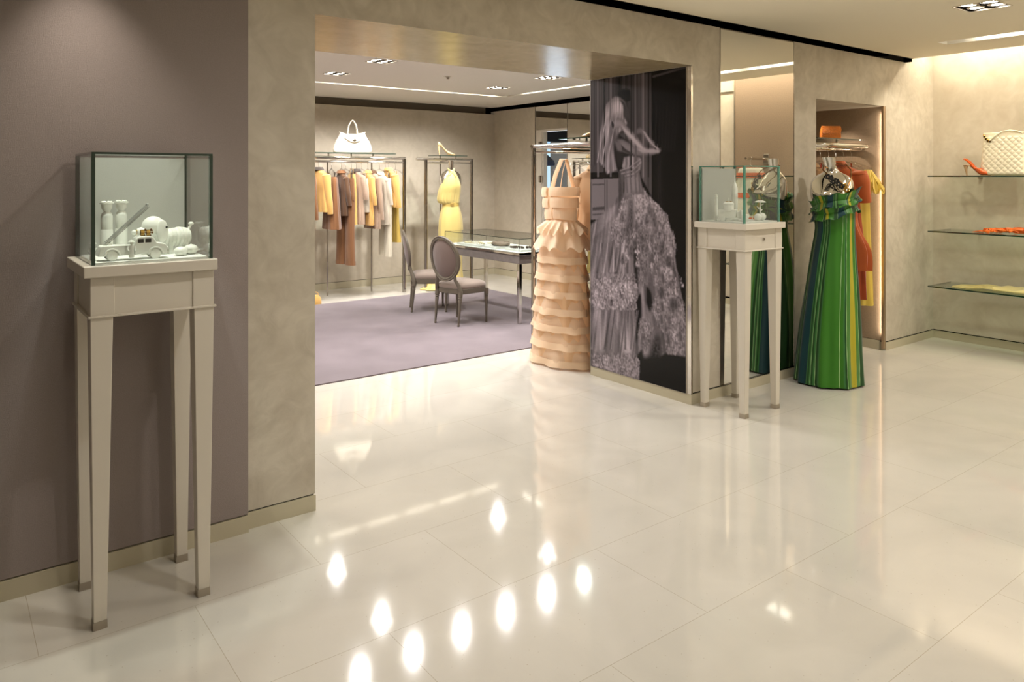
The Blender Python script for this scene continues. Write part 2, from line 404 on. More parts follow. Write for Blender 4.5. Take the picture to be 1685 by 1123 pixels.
m = MB(); m.box(XR, XR + 0.3, 1.16, Y0 + 0.2, 0.084, 3.15); m.box(XR, XR + 0.3, -3.5, 0.62, 0.084, 3.15); m.box(XR, XR + 0.3, 0.62, 1.16, 2.74, 3.15)
struct('wall_right', m, M_PLASR, smooth=False)
m = MB(); m.box(XR + 0.03, XR + 0.3, 0.60, 1.16, 0.084, 2.74); struct('wall_right_strip', m, M_PLASR, smooth=False)
m = MB(); m.box(XR - 0.03, XR, 1.16, 2.2, 0.09, 2.9); struct('wall_right_fabric', m, M_FABN, smooth=False)
m = MB(); m.box(XR - 0.036, XR + 0.03, 1.145, 1.16, 0.09, 2.9); struct('trim_right_strip', m, M_STEEL, smooth=False)
m = MB(); m.box(-2.6, -2.4, -3.6, Y0 + 0.3, 0, ZC + 0.1); struct('wall_left', m, M_FABW, smooth=False)
m = MB(); m.box(-2.6, XR + 0.3, -3.7, -3.5, 0, 3.15); struct('wall_behind', m, M_PLAS, smooth=False)

# front-room ceiling: a slab with a slot and pockets for the downlights
def ceiling(name, x0, x1, y0, y1, z, holes, material, th=0.10):
    xs = sorted({x0, x1} | {h[0] for h in holes} | {h[1] for h in holes}); ys = sorted({y0, y1} | {h[2] for h in holes} | {h[3] for h in holes})
    mb = MB()
    for i in range(len(xs) - 1):
        run = None
        for j in range(len(ys) - 1):
            cx, cy = (xs[i] + xs[i + 1]) / 2, (ys[j] + ys[j + 1]) / 2
            hole = any(h[0] < cx < h[1] and h[2] < cy < h[3] for h in holes)
            if not hole: mb.box(xs[i], xs[i + 1], ys[j], ys[j + 1], z, z + th)
    return struct(name, mb, material, smooth=False)
SL = (6.79, 6.97, -2.9, 2.94)
hs = [(x - 0.135, x + 0.135, y - 0.135, y + 0.135) for x, y in MAIN_SPOTS]
ceiling('ceiling_front', -2.4, 7.55, -3.5, 3.50, ZC, [SL] + hs, M_CEIL)
m = MB(); m.box(-2.4, 7.55, 3.5, 3.9, ZC + 0.06, ZC + 0.12); m.box(-2.4, 7.55, 3.49, 3.50, ZC, ZC + 0.1); m.box(7.50, 7.55, 3.5, Y0 - 0.0, 2.76, ZC + 0.06)
struct('trim_shadow_gap', m, M_BLACK, smooth=False)
m = MB(); m.box(7.4, XR + 0.3, -3.5, 3.9, 3.15, 3.2); m.box(7.52, 7.55, -3.5, Y0, ZC + 0.1, 3.15)
struct('ceiling_cove', m, M_CEIL, smooth=False)
# back room
SLB = (2.2, 6.58, 8.76, 8.85); SLF = (2.2, 6.58, 6.12, 6.22); SLR = (6.49, 6.58, 6.22, 8.76)
hs = [(x - 0.125, x + 0.125, y - 0.125, y + 0.125) for x, y in BACK_SPOTS]
ceiling('ceiling_back', 0.6, XRB - 0.04, Y1, YBK + 0.02, ZB, [SLB, SLF, SLR] + hs, M_CEILB)
m = MB(); m.box(0.6, XRB + 0.1, YBK, YBK + 0.3, 0.105, 2.69); struct('wall_back', m, M_PLASB, smooth=False)
m = MB(); m.box(0.6, XRB - 0.1, YBK + 0.12, YBK + 0.3, 2.6, 3.0); m.box(0.6, XRB, YBK, YBK + 0.3, 2.87, 3.0); struct('trim_back_band', m, M_BAND, smooth=False)
m = MB(); m.box(0.6, XRB, YBK - 0.004, YBK + 0.1, 0, 0.099); struct('baseboard_back', m, M_BASE, smooth=False)
m = MB(); m.box(0.6, XRB + 0.05, YBK + 0.004, YBK + 0.1, 0.09, 0.11); m.box(XRB + 0.004, XRB + 0.1, 4.7, 8.45, 0.09, 0.11); m.box(XRB + 0.004, XRB + 0.1, 9.27, YBK, 0.09, 0.11)
struct('trim_back_reveal', m, M_BLACK, smooth=False)
YD0, YD1, ZD = 8.50, 9.235, 2.34
m = MB(); m.box(XRB, XRB + 0.2, 9.25, YBK + 0.1, 0.105, 2.74); m.box(XRB + 0.02, XRB + 0.2, 4.6, YD0, 0.105, 2.74); m.box(XRB + 0.02, XRB + 0.2, YD0, 9.25, ZD + 0.03, 2.74)
struct('wall_back_right', m, M_PLASB, smooth=False)
m = MB(); m.box(XRB - 0.003, XRB + 0.1, 9.262, YBK, 0, 0.099); m.box(XRB - 0.003, XRB + 0.1, 4.6, 8.46, 0, 0.099); struct('baseboard_back_right', m, M_BASE, smooth=False)
m = MB(); m.box(XRB - 0.04, XRB + 0.3, Y1, YBK, ZB + 0.07, ZB + 0.12); m.box(XRB + 0.1, XRB + 0.3, Y1, YBK + 0.4, 2.70, ZB + 0.3); m.box(XRB + 0.0, XRB + 0.3, YBK + 0.1, YBK + 0.6, 2.6, 3.1)
struct('trim_back_shadow_gap', m, M_BLACK, smooth=False)
m = MB(); m.box(XRB - 0.002, XRB + 0.02, YD0 - 0.004, 9.246, ZD + 0.03, 2.735); struct('trim_mirror_transom', m, M_MIRROR, smooth=False)
m = MB(); m.box(XRB - 0.002, XRB + 0.02, 6.9, YD0 - 0.016, 0.105, 2.735); struct('trim_mirror_panel', m, M_MIRROR, smooth=False)
m = MB()
for y in (9.246, YD0 - 0.016, 7.69): m.box(XRB - 0.006, XRB + 0.02, y, y + 0.012, 0.10, 2.74)
struct('trim_mirror_seams', m, M_CHROMED, smooth=False)
m = MB(); m.box(0.5, 0.6, Y1, YBK + 0.3, 0, 3.0); struct('wall_back_left', m, M_PLASB, smooth=False)
m = MB(); m.box(0.5, 1.2, Y1 - 0.02, Y1, 0, 2.95); m.box(1.2, XRB + 0.2, Y1 - 0.03, Y1 - 0.001, 2.74, 2.95); struct('wall_back_near', m, M_PLASB, smooth=False)
m = MB(); m.box(XO1 + 0.05, XRB, Y1 - 0.03, Y1, 0.0, 2.76); struct('wall_back_near_right', m, M_PLASB, smooth=False)
# the open doorway with its jamb, the corridor beyond and its window
dj = MB(); dj.box(XRB, XRB + 0.12, 9.11, 9.235, 0, ZD); dj.box(XRB + 0.03, XRB + 0.10, 9.085, 9.11, 0, ZD)
dj.box(XRB, XRB + 0.12, YD0, 9.235, ZD, ZD + 0.03)
jb = struct('door_1', dj, M_WHITE, smooth=False)
for z in (0.3, 1.55, 2.08):
    h = MB(); h.cyl((XRB - 0.008, 9.125, z), (XRB - 0.008, 9.125, z + 0.11), 0.009); h.box(XRB - 0.004, XRB + 0.001, 9.08, 9.17, z + 0.005, z + 0.105)
    h.build('hinge', M_CHROMED, jb)
m = MB(); m.box(XRB + 0.2, 9.8, 8.1, 8.2, 0, 2.6); m.box(XRB + 0.2, 9.8, 10.6, 10.7, 0, 0.5); m.box(9.7, 9.8, 8.2, 10.7, 0, 2.6)
m.box(XRB + 0.2, 9.8, 10.6, 10.7, 2.30, 2.6); m.box(XRB + 0.14, XRB + 0.3, YBK - 0.2, 10.7, 0, 2.6); struct('wall_corridor', m, M_PLASB, smooth=False)
m = MB(); m.box(XRB + 0.1, 9.8, 8.1, 10.7, 2.56, 2.66); struct('ceiling_corridor', m, mat('grey_ceiling', rgb(110, 116, 132), 0.8), smooth=False)
m = MB(); m.box(XRB + 0.3, 9.7, 10.5, 10.6, 2.28, 2.46); struct('trim_corridor_pelmet', m, mat('dark_pelmet', rgb(42, 42, 46), 0.6), smooth=False)
m = MB(); m.box(XRB + 0.3, 11.5, 10.7, 16.0, -0.12, 0.0); struct('floor_terrace', m, mat('pale_terrace', rgb(190, 196, 204), 0.6), smooth=False)
sky = mat('daylight_sky', (0, 0, 0), 1.0, spec=0.0); nt = sky.node_tree; N = nt.nodes; L = nt.links; b_ = N['Principled BSDF']
tc = N.new('ShaderNodeTexCoord'); sx = N.new('ShaderNodeSeparateXYZ'); L.new(tc.outputs['Object'], sx.inputs[0])
mr = N.new('ShaderNodeMapRange'); mr.inputs[1].default_value = 0.0; mr.inputs[2].default_value = 3.4; L.new(sx.outputs[2], mr.inputs[0])
cr = N.new('ShaderNodeValToRGB'); cr.color_ramp.elements[0].color = (0.62, 0.80, 1.0, 1); cr.color_ramp.elements[1].color = (0.08, 0.33, 0.85, 1)
e2 = cr.color_ramp.elements.new(0.66); e2.color = (0.60, 0.84, 1.0, 1)
L.new(mr.outputs[0], cr.inputs[0]); L.new(cr.outputs[0], b_.inputs['Emission Color']); b_.inputs['Emission Strength'].default_value = 1.1
m = MB(); m.box(6.5, 13.5, 16.0, 16.05, -0.1, 4.0); struct('trim_outdoor_sky', m, sky, smooth=False)
m = MB(); m.pane(XRB + 0.3, 9.7, 10.645, 10.655, 0.5, 2.30); wn = struct('window_1', m, [M_GLASS, M_GEDGED], smooth=False)
pz = thing('parasol', 'dark blue rounded shape outside, made up as a parasol, seen through the far doorway', 'parasol', (9.28, 12.0, 0.0))  # made-up parasol, filling in for an unclear dark shape outside
q = MB(); q.lathe([(0.72, 1.96), (0.60, 2.07), (0.36, 2.15), (0.10, 2.19), (0.001, 2.20)], n=28); q.build('canopy', mat('dark_blue_canvas', rgb(30, 40, 66), 0.8), pz)
q = MB(); q.lathe([(0.72, 1.96), (0.74, 1.90), (0.73, 1.86)], n=28); q.build('valance', mat('blue_canvas', rgb(44, 66, 120), 0.8), pz)
q = MB(); q.cyl((0, 0, 0), (0, 0, 2.19), 0.025, 12); q.build('pole', M_STEEL, pz)

# mirror set in the front wall
m = MB(); m.box(4.664, 5.622, Y0 - 0.002, Y0 + 0.011, 0.088, 2.752)
mr_ = thing('wall_mirror', 'tall frameless mirror set flush in the plaster wall behind the right display case', 'mirror', (5.143, Y0, 0.0))
m = MB(); m.box(-0.479, 0.479, -0.002, 0.0115, 0.088, 2.752); m.build('mirror_pane', M_MIRROR, mr_, smooth=False)
m = MB(); m.box(-0.485, -0.479, -0.004, 0.012, 0.084, 2.756); m.box(0.479, 0.485, -0.004, 0.012, 0.084, 2.756); m.box(-0.485, 0.485, -0.003, 0.012, 0.080, 0.088); m.box(-0.485, 0.485, -0.003, 0.012, 2.750, 2.757)
m.build('mirror_edging', M_CHROMED, mr_, smooth=False)

# ---------------------------------------------------------------- lights that can be seen
def downlight(x, y, z, half, name='recessed_downlight'):
    r = thing(name, '', 'ceiling light', (x, y, z))
    f = MB(); t = 0.008
    for a in (-1, 1):
        f.box(-half, half, min(a * half, a * (half - t)), max(a * half, a * (half - t)), -0.003, 0.0)
        f.box(min(a * half, a * (half - t)), max(a * half, a * (half - t)), -half, half, -0.003, 0.0)
    f.build('trim_frame', M_STEEL, r, smooth=False)
    h = half - 0.006; b = MB()
    b.box(-h, h, -h, h, 0.075, 0.08); b.box(-h, -h + 0.003, -h, h, 0, 0.08); b.box(h - 0.003, h, -h, h, 0, 0.08); b.box(-h, h, -h, -h + 0.003, 0, 0.08); b.box(-h, h, h - 0.003, h, 0, 0.08)
    b.build('housing', M_CHROMED, r, smooth=False)
    q = half * 0.48
    for sx in (-1, 1):
        for sy in (-1, 1):
            l = MB(); l.lathe([(half * 0.40, 0.008), (half * 0.42, 0.010), (half * 0.30, 0.05)], (sx * q, sy * q, 0), 16)
            lo = l.build('lamp', M_CHROME, r)
            g = MB(); g.lathe([(0.001, 0.006), (half * 0.25, 0.008), (half * 0.25, 0.02), (0.001, 0.03)], (sx * q, sy * q, 0), 14)
            g.build('bulb', M_LAMP, lo)
    return r
d0 = downlight(MAIN_SPOTS[0][0], MAIN_SPOTS[0][1], ZC, 0.135)
d0['label'] = 'square four-lamp downlight at the top right, above the wall shelves'
for i, (x, y) in enumerate(MAIN_SPOTS[1:]):
    dup(d0, (x, y, ZC), label='square four-lamp downlight out of view, ' + ['overhead in the middle', 'overhead nearest the left pedestal', 'behind on the right', 'behind in the middle', 'behind on the left', 'at the rear right', 'at the rear left'][i], group='downlights overhead in the front room')
names = ['four-lamp back-room downlight above the white handbag, nearest the far slot',
         'four-lamp downlight in the back room nearest the header on the left',
         'four-lamp downlight in the back room above the glass table, nearer the far slot',
         'four-lamp downlight in the back room just left of the poster top, nearer the header']
d1 = None
for i, (x, y) in enumerate(BACK_SPOTS):
    if d1 is None:
        d1 = downlight(x, y, ZB, 0.12); d1['label'] = names[0]; o = d1
    else:
        o = dup(d1, (x, y, ZB), label=names[i] if i < 4 else 'four-lamp back-room downlight hidden behind the left pier, ' + ['nearer the header', 'nearer the far slot'][i - 4])
    o['group'] = 'four-lamp downlights in the back room'
def slot_light(name, label, x0, x1, y0, y1, z, along, seg, gap, off=0.0):
    r = thing(name, label, 'ceiling light', ((x0 + x1) / 2, (y0 + y1) / 2, z))
    hx, hy = (x1 - x0) / 2, (y1 - y0) / 2; t = MB()
    t.box(-hx, hx, -hy, hy, 0.07, 0.075); t.box(-hx, -hx + 0.002, -hy, hy, 0, 0.07); t.box(hx - 0.002, hx, -hy, hy, 0, 0.07)
    t.box(-hx, hx, -hy, -hy + 0.002, 0, 0.07); t.box(-hx, hx, hy - 0.002, hy, 0, 0.07)
    t.build('trough', M_TROUGH, r, smooth=False)
    L_ = (hx if along == 'x' else hy); p = -L_ + 0.05 + off; w = (hy if along == 'x' else hx) * 0.62
    while p + seg < L_ - 0.02:
        b = MB()
        if along == 'x': b.box(p, p + seg, -w, w, 0.028, 0.05)
        else: b.box(-w, w, p, p + seg, 0.028, 0.05)
        b.build('lamp_tube', M_TUBE, r, bevel=0.008); p += seg + gap
    return r
slot_light('slot_light', 'long recessed ceiling slot with white lamps at the top right before the cove', *SL, ZC, 'y', 0.50, 0.20, 0.14)
slot_light('slot_light', 'thin recessed ceiling slot of lamps along the far wall of the back room', *SLB, ZB, 'x', 0.42, 0.12)
slot_light('slot_light', 'thin recessed ceiling slot of lamps in the back room running beside the mirrored wall', *SLR, ZB, 'y', 0.42, 0.14)
slf = slot_light('slot_light', 'recessed ceiling slot of bright lamps just behind the header, seen only as reflections', *SLF, ZB, 'x', 0.16, 0.38, 0.66)
m = MB(); m.lathe([(0.035, 0.0), (0.034, -0.006), (0.018, -0.010), (0.016, -0.03), (0.001, -0.032)])
t = thing('smoke_detector', 'small round grey detector on the back-room ceiling between the downlights', 'smoke detector', (4.70, 7.40, ZB))
m.build('housing', M_STEEL, t)
m = MB(); m.lathe([(0.05, 0.0), (0.05, -0.004), (0.036, -0.004)], n=24); m.build('rim', M_CEILB, t)

# carpet
m = MB(); m.box(1.0, 6.38, 5.665, 9.20, 0.0, 0.010)
tag(m.build('carpet', M_CARPET, smooth=False), 'large mauve-grey carpet lying on the pale stone floor of the back room', 'carpet')
# ================================================================== DISPLAY PEDESTALS AND CASES
def pedestal(label, cx, cy, lock=False):
    r = thing('display_pedestal', label, 'display table', (cx, cy, 0))
    a = 0.215; b = 0.20
    t = MB(); t.box(-a - 0.024, a + 0.008, -b - 0.024, b + 0.014, 1.284, 1.326); t.build('table_top', M_WHITE, r, bevel=0.003)
    p = MB(); p.box(-a + 0.006, a - 0.006, -b + 0.006, b - 0.006, 1.142, 1.284)
    for sx in (-1, 1):
        for sy in (-1, 1):
            x0, x1 = sorted((sx * a, sx * (a - 0.078))); y0, y1 = sorted((sy * b, sy * (b - 0.078)))
            p.box(x0, x1, y0, y1, 1.142, 1.284)
    p.build('apron', M_WHITE, r, bevel=0.0015)
    q = MB(); q.box(-a - 0.008, a + 0.008, -b - 0.008, b + 0.008, 1.136, 1.144); q.build('moulding', M_WHITE, r, bevel=0.002)
    for sx in (-1, 1):
        for sy in (-1, 1):
            l = MB(); l.frustum((sx * (a - 0.034), sy * (b - 0.034)), (0.021, 0.021), 0.0, (sx * (a - 0.037), sy * (b - 0.037)), (0.037, 0.037), 1.137)
            lo = l.build('leg', M_WHITE, r, bevel=0.002)
            f = MB(); f.frustum((sx * (a - 0.034), sy * (b - 0.034)), (0.0235, 0.0235), 0.0, (sx * (a - 0.034), sy * (b - 0.034)), (0.0228, 0.0228), 0.030)
            f.build('ferrule', M_STEEL, lo, smooth=False, label='metal foot cap')
    if lock:
        k = MB(); k.lathe([(0.001, 0.012), (0.0095, 0.012), (0.0095, 0.0), (0.001, 0.0)], (0.0, -b - 0.002, 1.213), 16, 'y')
        lo = k.build('lock', M_STEEL, r)
        k = MB(); k.box(-0.0015, 0.0015, -b - 0.0035, -b + 0.001, 1.207, 1.219); k.build('keyhole', M_BLK, lo, smooth=False)
    return r
pedestal('tall white lacquered display table with tapered legs by the taupe fabric wall', 0.656, 3.285)
pedestal('tall white display table with a small lock, standing before the wall mirror', 4.570, 3.320, True)

def glass_case(label, cx, cy, hx, hy, z0, z1, edge):
    r = thing('glass_case', label, 'display case', (cx, cy, z0)); h = z1 - z0; t = 0.008
    for nm, bx in (('front_pane', (-hx, hx, -hy, -hy + t, 0, h - t)), ('back_pane', (-hx, hx, hy - t, hy, 0, h - t)),
                   ('side_pane', (-hx, -hx + t, -hy + t, hy - t, 0, h - t)), ('side_pane', (hx - t, hx, -hy + t, hy - t, 0, h - t)),
                   ('top_pane', (-hx, hx, -hy, hy, h - t, h))):
        q = MB(); q.pane(*bx); q.build(nm, [M_GLASS, edge], r, smooth=False)
    for sx in (-1, 1):
        for sy in (-1, 1):
            e = MB(); te = 0.012; x0, x1 = sorted((sx * hx, sx * (hx - te))); y0, y1 = sorted((sy * hy, sy * (hy - te)))
            e.box(x0 - 0.0004, x1 + 0.0004, y0 - 0.0004, y1 + 0.0004, 0.0, h - t)
            e.build('corner_joint', edge, r, smooth=False, label='dark green glass corner')
    return r
def snowbase(label, label2, cx, cy, hx, hy, z0, zt):
    q = MB(); q.box(-hx, hx, -hy, hy, 0, 0.008); o = q.build('snow_base', M_SNOW_LIT, smooth=False); o.location = (cx, cy, z0)
    tag(o, label2, 'display board')
    r = thing('snow_backdrop', label, 'backdrop board', (cx, cy + hy, z0 + 0.008))
    q = MB(); q.box(-hx, hx, -0.008, 0, 0.0, zt - z0 - 0.008); b = q.build('back_board', M_SNOW, r, smooth=False)
    g = MB(); rnd = random.Random(3)
    for i in range(90):
        x, z = rnd.uniform(-hx, hx), rnd.uniform(0.05, zt - z0 - 0.02)
        g.ell((x, -0.009, z), (0.0009, 0.0009, 0.0009), 5, 4)
    go = g.build('glitter', mat('glitter_flake', (1, 1, 1), 0.1, 0.8), r); go['kind'] = 'stuff'
    return r
CL = (0.656, 3.285); CR = (4.570, 3.320)
glass_case('square glass case with dark edges on the left white display table', CL[0], CL[1], 0.211, 0.197, 1.326, 1.738, M_GEDGED)
glass_case('square glass case with green edges on the right white display table', CR[0] - 0.006, CR[1], 0.205, 0.192, 1.326, 1.722, M_GEDGE)
snowbase('white glittering board behind the toy fire truck inside the left glass case', 'white snow-textured floor board under the toy fire truck in the left case', CL[0], CL[1], 0.198, 0.184, 1.326, 1.725)
snowbase('pale glittering board behind the toy rocket inside the right glass case', 'white snow-textured floor board under the toy rocket in the right case', CR[0] - 0.006, CR[1], 0.192, 0.180, 1.326, 1.705)

# ---- toys in the left case (all painted matt white)
ZT = 1.334
def wheel(mb, x, y, z, r, w):
    mb.lathe([(0.001, -w / 2), (r * 0.7, -w / 2), (r, -w / 3), (r, w / 3), (r * 0.72, w / 2), (r * 0.60, w * 0.36), (r * 0.45, w * 0.42), (r * 0.2, w * 0.55), (0.001, w * 0.55)], (x, y, z), 20, 'y')
def prof_slab(mb, poly, y0, y1): mb.prism(poly, y0, y1, 'y')
def fire_truck(label, loc, rz, s):
    r = thing('toy_fire_truck', label, 'toy truck', loc, rz); r.scale = (s,) * 3
    hw = 0.034; b = MB()
    cab = [(0.005, 0.022), (0.012, 0.022), (0.06, 0.022), (0.066, 0.018), (0.128, 0.018), (0.128, 0.050), (0.120, 0.060), (0.088, 0.066), (0.076, 0.088), (0.066, 0.094), (0.024, 0.094), (0.010, 0.086), (0.005, 0.062)]
    prof_slab(b, cab, -hw, hw)
    bed = [(-0.128, 0.020), (-0.005, 0.020), (-0.005, 0.056), (-0.02, 0.062), (-0.110, 0.062), (-0.118, 0.058)]
    prof_slab(b, bed, -hw * 0.98, hw * 0.98); b.box(-0.02, 0.02, -0.024, 0.024, 0.020, 0.060)
    b.build('body', M_PURE, r, bevel=0.003)
    f = MB()
    for xc in (-0.078, 0.082):
        for sy in (-1, 1):
            arc = [(xc + 0.030 * math.cos(a), 0.020 + 0.030 * math.sin(a)) for a in np.linspace(0, PI, 12)] + [(xc + 0.024 * math.cos(a), 0.020 + 0.024 * math.sin(a)) for a in np.linspace(PI, 0, 12)]
            y0, y1 = sorted((sy * hw * 0.9, sy * (hw + 0.006))); f.prism(arc, y0, y1, 'y')
    f.build('mudguard', M_PURE, r, bevel=0.001)
    for xc in (-0.078, 0.082):
        for sy in (-1, 1):
            w = MB(); wheel(w, xc, sy * (hw - 0.002), 0.020, 0.020, 0.012); wo = w.build('wheel', M_PURE, r)
    w = MB()
    for x0, x1 in ((0.016, 0.038), (0.044, 0.066)):
        for sy in (-1, 1):
            y0, y1 = sorted((sy * (hw - 0.001), sy * (hw + 0.0008))); w.box(x0, x1, y0, y1, 0.068, 0.084)
    w.build('side_window', mat('dark_window', (0.02, 0.018, 0.017), 0.3), r, smooth=False)
    g = MB(); g.box(0.126, 0.134, -0.032, 0.032, 0.018, 0.026)
    for z in (0.032, 0.038, 0.044): g.box(0.127, 0.131, -0.018, 0.018, z, z + 0.003)
    for sy in (-1, 1): g.lathe([(0.006, 0), (0.006, 0.004), (0.001, 0.007)], (0.127, sy * 0.024, 0.042), 12, 'x')
    g.build('bumper', M_PURE, r)
    a0, a1 = Vector((-0.102, 0, 0.068)), Vector((0.058, 0, 0.222)); d = (a1 - a0)
    l = MB()
    for sy in (-0.014, 0.014):
        l.tube([a0 + Vector((0, sy, 0)), a1 + Vector((0, sy, 0))], 0.0022, 6)
        l.tube([a0 + Vector((0.006, sy, -0.006)), a1 * 0.98 + Vector((0.006, sy, -0.006))], 0.0016, 6)
    for i in range(30):
        q = a0 + d * (i + 0.5) / 30; l.tube([q + Vector((0, -0.014, 0)), q + Vector((0, 0.014, 0))], 0.0013, 5)
    l.ell(a1, (0.006, 0.016, 0.006)); l.build('ladder', mat('grey_painted_metal', rgb(150, 152, 146), 0.5), r)
    c = MB(); c.lathe([(0.016, 0), (0.016, 0.008), (0.006, 0.012)], (-0.088, 0, 0.062), 16); c.box(-0.096, -0.080, -0.012, 0.012, 0.066, 0.078); c.build('turntable', M_PURE, r)
    return r
fire_truck('white toy fire truck with a raised ladder, inside the left glass case', (0.592, 3.165, ZT), 0.0, 0.93)
def fig(label, loc, s=1.0, seated=False):
    r = thing('toy_fireman', label, 'toy figure', loc); r.scale = (s,) * 3; b = MB()
    rows = [(0, .009, .006), (.004, .010, .007), (.020, .008, .006), (.030, .0085, .006), (.040, .011, .007), (.046, .008, .006), (.049, .004, .004), (.052, .0045, .0045)]
    b.rings([[(a * math.cos(2 * PI * k / 12), bb * math.sin(2 * PI * k / 12), z) for k in range(12)] for z, a, bb in rows])
    b.ell((0, 0, 0.056), (0.0062, 0.0062, 0.0075))
    for sx in (-1, 1): b.tube([(sx * 0.010, 0, 0.044), (sx * 0.014, -0.003, 0.034), (sx * 0.010, -0.009, 0.026)], [0.0035, 0.003, 0.0026], 8)
    b.build('body', M_PURE, r)
    h = MB(); h.lathe([(0.012, 0.060), (0.0125, 0.061), (0.0075, 0.063), (0.0065, 0.067), (0.001, 0.069)]); h.build('helmet', M_PURE, r)
    return r
fig('white toy fireman standing behind the truck at the left edge of the left case', (0.466, 3.205, ZT), 1.05)
fig('white toy fireman standing in the gap between truck bed and cab', (0.583, 3.124, ZT + 0.010), 0.98)
fig('white toy fireman with wide helmet standing behind the truck cab', (0.630, 3.212, ZT + 0.016), 0.98)
# stacked columns
def column(label, loc, s=1.0):
    r = thing('stacked_column', label, 'toy column', loc); r.scale = (s, s, s); b = MB()
    b.lathe([(0.019, 0), (0.019, 0.085), (0.018, 0.088), (0.001, 0.088)], n=20); b.build('lower_drum', M_PURE, r)
    b = MB(); b.lathe([(0.017, 0.088), (0.018, 0.092), (0.018, 0.132), (0.015, 0.142), (0.010, 0.146), (0.001, 0.146)], n=20); b.build('upper_drum', M_PURE, r)
    b = MB(); b.lathe([(0.009, 0.146), (0.012, 0.152), (0.016, 0.158), (0.017, 0.172), (0.022, 0.174), (0.022, 0.178), (0.001, 0.178)], n=20)
    for k in range(6):
        a = k * PI / 3; b.ell((0.013 * math.cos(a), 0.013 * math.sin(a), 0.180), (0.004, 0.004, 0.003), 8, 6)
    b.build('capital', M_PURE, r); return r
column('white stacked toy column at the left behind the ladder, inside the left case', (0.538, 3.36, ZT), 1.19)
column('white stacked toy column nearer the dog, standing beside its twin behind the ladder', (0.594, 3.385, ZT), 1.20)
def toy_dog(label, loc, rz, s):
    r = thing('toy_dog', label, 'toy dog', loc, rz); r.scale = (s,) * 3; b = MB()
    rows = []
    for i in range(61):
        t = i / 60; x = 0.02 + 0.105 * t; base = 0.030 + 0.008 * math.sin(t * PI) + (0.003 if t > .5 else 0)
        rr = base - 0.0028 * (1 if (i % 8) in (0,) else 0)
        if t < 0.03: rr *= 0.7
        if t > 0.96: rr *= 0.8
        rows.append((rr, x))
    b.lathe([(0.001, 0.02)] + rows + [(0.001, 0.126)], (0, 0, 0.066), 24, 'x')
    b.build('body', M_PURE, r)
    h = MB(); h.ell((-0.018, 0, 0.112), (0.044, 0.036, 0.042), 24, 16); h.ell((-0.060, 0, 0.090), (0.026, 0.022, 0.022), 20, 12); h.build('head', M_PURE, r)
    e = MB()
    for sy in (-1, 1): e.ell((0.006, sy * 0.034, 0.094), (0.023, 0.008, 0.046), 18, 12)
    e.build('ear', M_PURE, r)
    e = MB()
    for sy in (-1, 1): e.ell((0.020, sy * 0.043, 0.110), (0.0045, 0.002, 0.0045), 10, 8)
    e.build('button', M_BLK, r)
    n = MB(); n.ell((-0.090, 0, 0.092), (0.010, 0.010, 0.010)); no = n.build('nose', M_PURE, r)
    n = MB(); n.lathe([(0.011, -0.083), (0.0125, -0.081), (0.0125, -0.078), (0.011, -0.076)], (0, 0, 0.091), 16, 'x'); n.build('ring', M_GOLD, no, label='gold ring with amber stones')
    for x in (0.045, 0.105):
        for sy in (-1, 1):
            l = MB(); l.lathe([(0.013, 0), (0.012, 0.006), (0.008, 0.012), (0.009, 0.045)], (x, sy * 0.020, 0), 12); l.build('leg', M_PURE, r)
    t = MB(); t.tube([(0.118, 0, 0.088), (0.130, 0, 0.112)], [0.006, 0.005], 8); t.ell((0.132, 0, 0.118), (0.011, 0.011, 0.008)); t.build('tail', M_PURE, r)
    return r
toy_dog('white toy dog with long ears and a grooved barrel body, inside the left case', (0.716, 3.315, ZT), 0.10, 1.0)
def gourd(label, loc, s):
    b = MB(); R = []
    for i in range(13):
        a = -PI / 2 + PI * i / 12; q = max(math.cos(a), .02)
        R.append([(0.030 * q * (1 + 0.03 * math.cos(8 * t)) * math.cos(t), 0.030 * q * (1 + 0.03 * math.cos(8 * t)) * math.sin(t), 0.0215 + 0.0215 * math.sin(a)) for t in np.linspace(0, 2 * PI, 33)[:-1]])
    r = thing('toy_pumpkin', label, 'toy pumpkin', loc); r.scale = (s,) * 3
    b.rings(R); b.build('flesh', M_PURE, r)
    k = MB(); k.cyl((0, 0, 0.041), (0.001, 0, 0.047), 0.003, 8); k.build('stalk', M_PURE, r)
gourd('round white toy pumpkin in front at the right of the left case', (0.772, 3.185, ZT), 0.86)
gourd('round white toy pumpkin just behind the front one, right of the left case', (0.822, 3.232, ZT), 0.92)
def watch(label, loc):
    r = thing('bracelet', label, 'jewellery', loc)
    b = MB(); b.lathe([(0.010, -0.006), (0.012, -0.006), (0.012, 0.006), (0.010, 0.006), (0.010, -0.006)], (0, 0, 0.012), 20, 'x'); b.build('band', M_GOLD, r)
    b = MB()
    for k in range(7): b.ell((0.012 - 0.0007 * k, 0.0115 * math.cos(k * .8 + 3), 0.012 + 0.0115 * math.sin(k * .8)), (0.004, 0.004, 0.004), 8, 6)
    b.build('stone', M_BROWNJ, r)
watch('gold bracelet with amber stones resting on the cab roof of the toy truck', (0.625, 3.150, ZT + 0.088))
watch('gold bracelet with dark stones beside the other on the cab roof, nearer the windscreen', (0.646, 3.152, ZT + 0.0875))

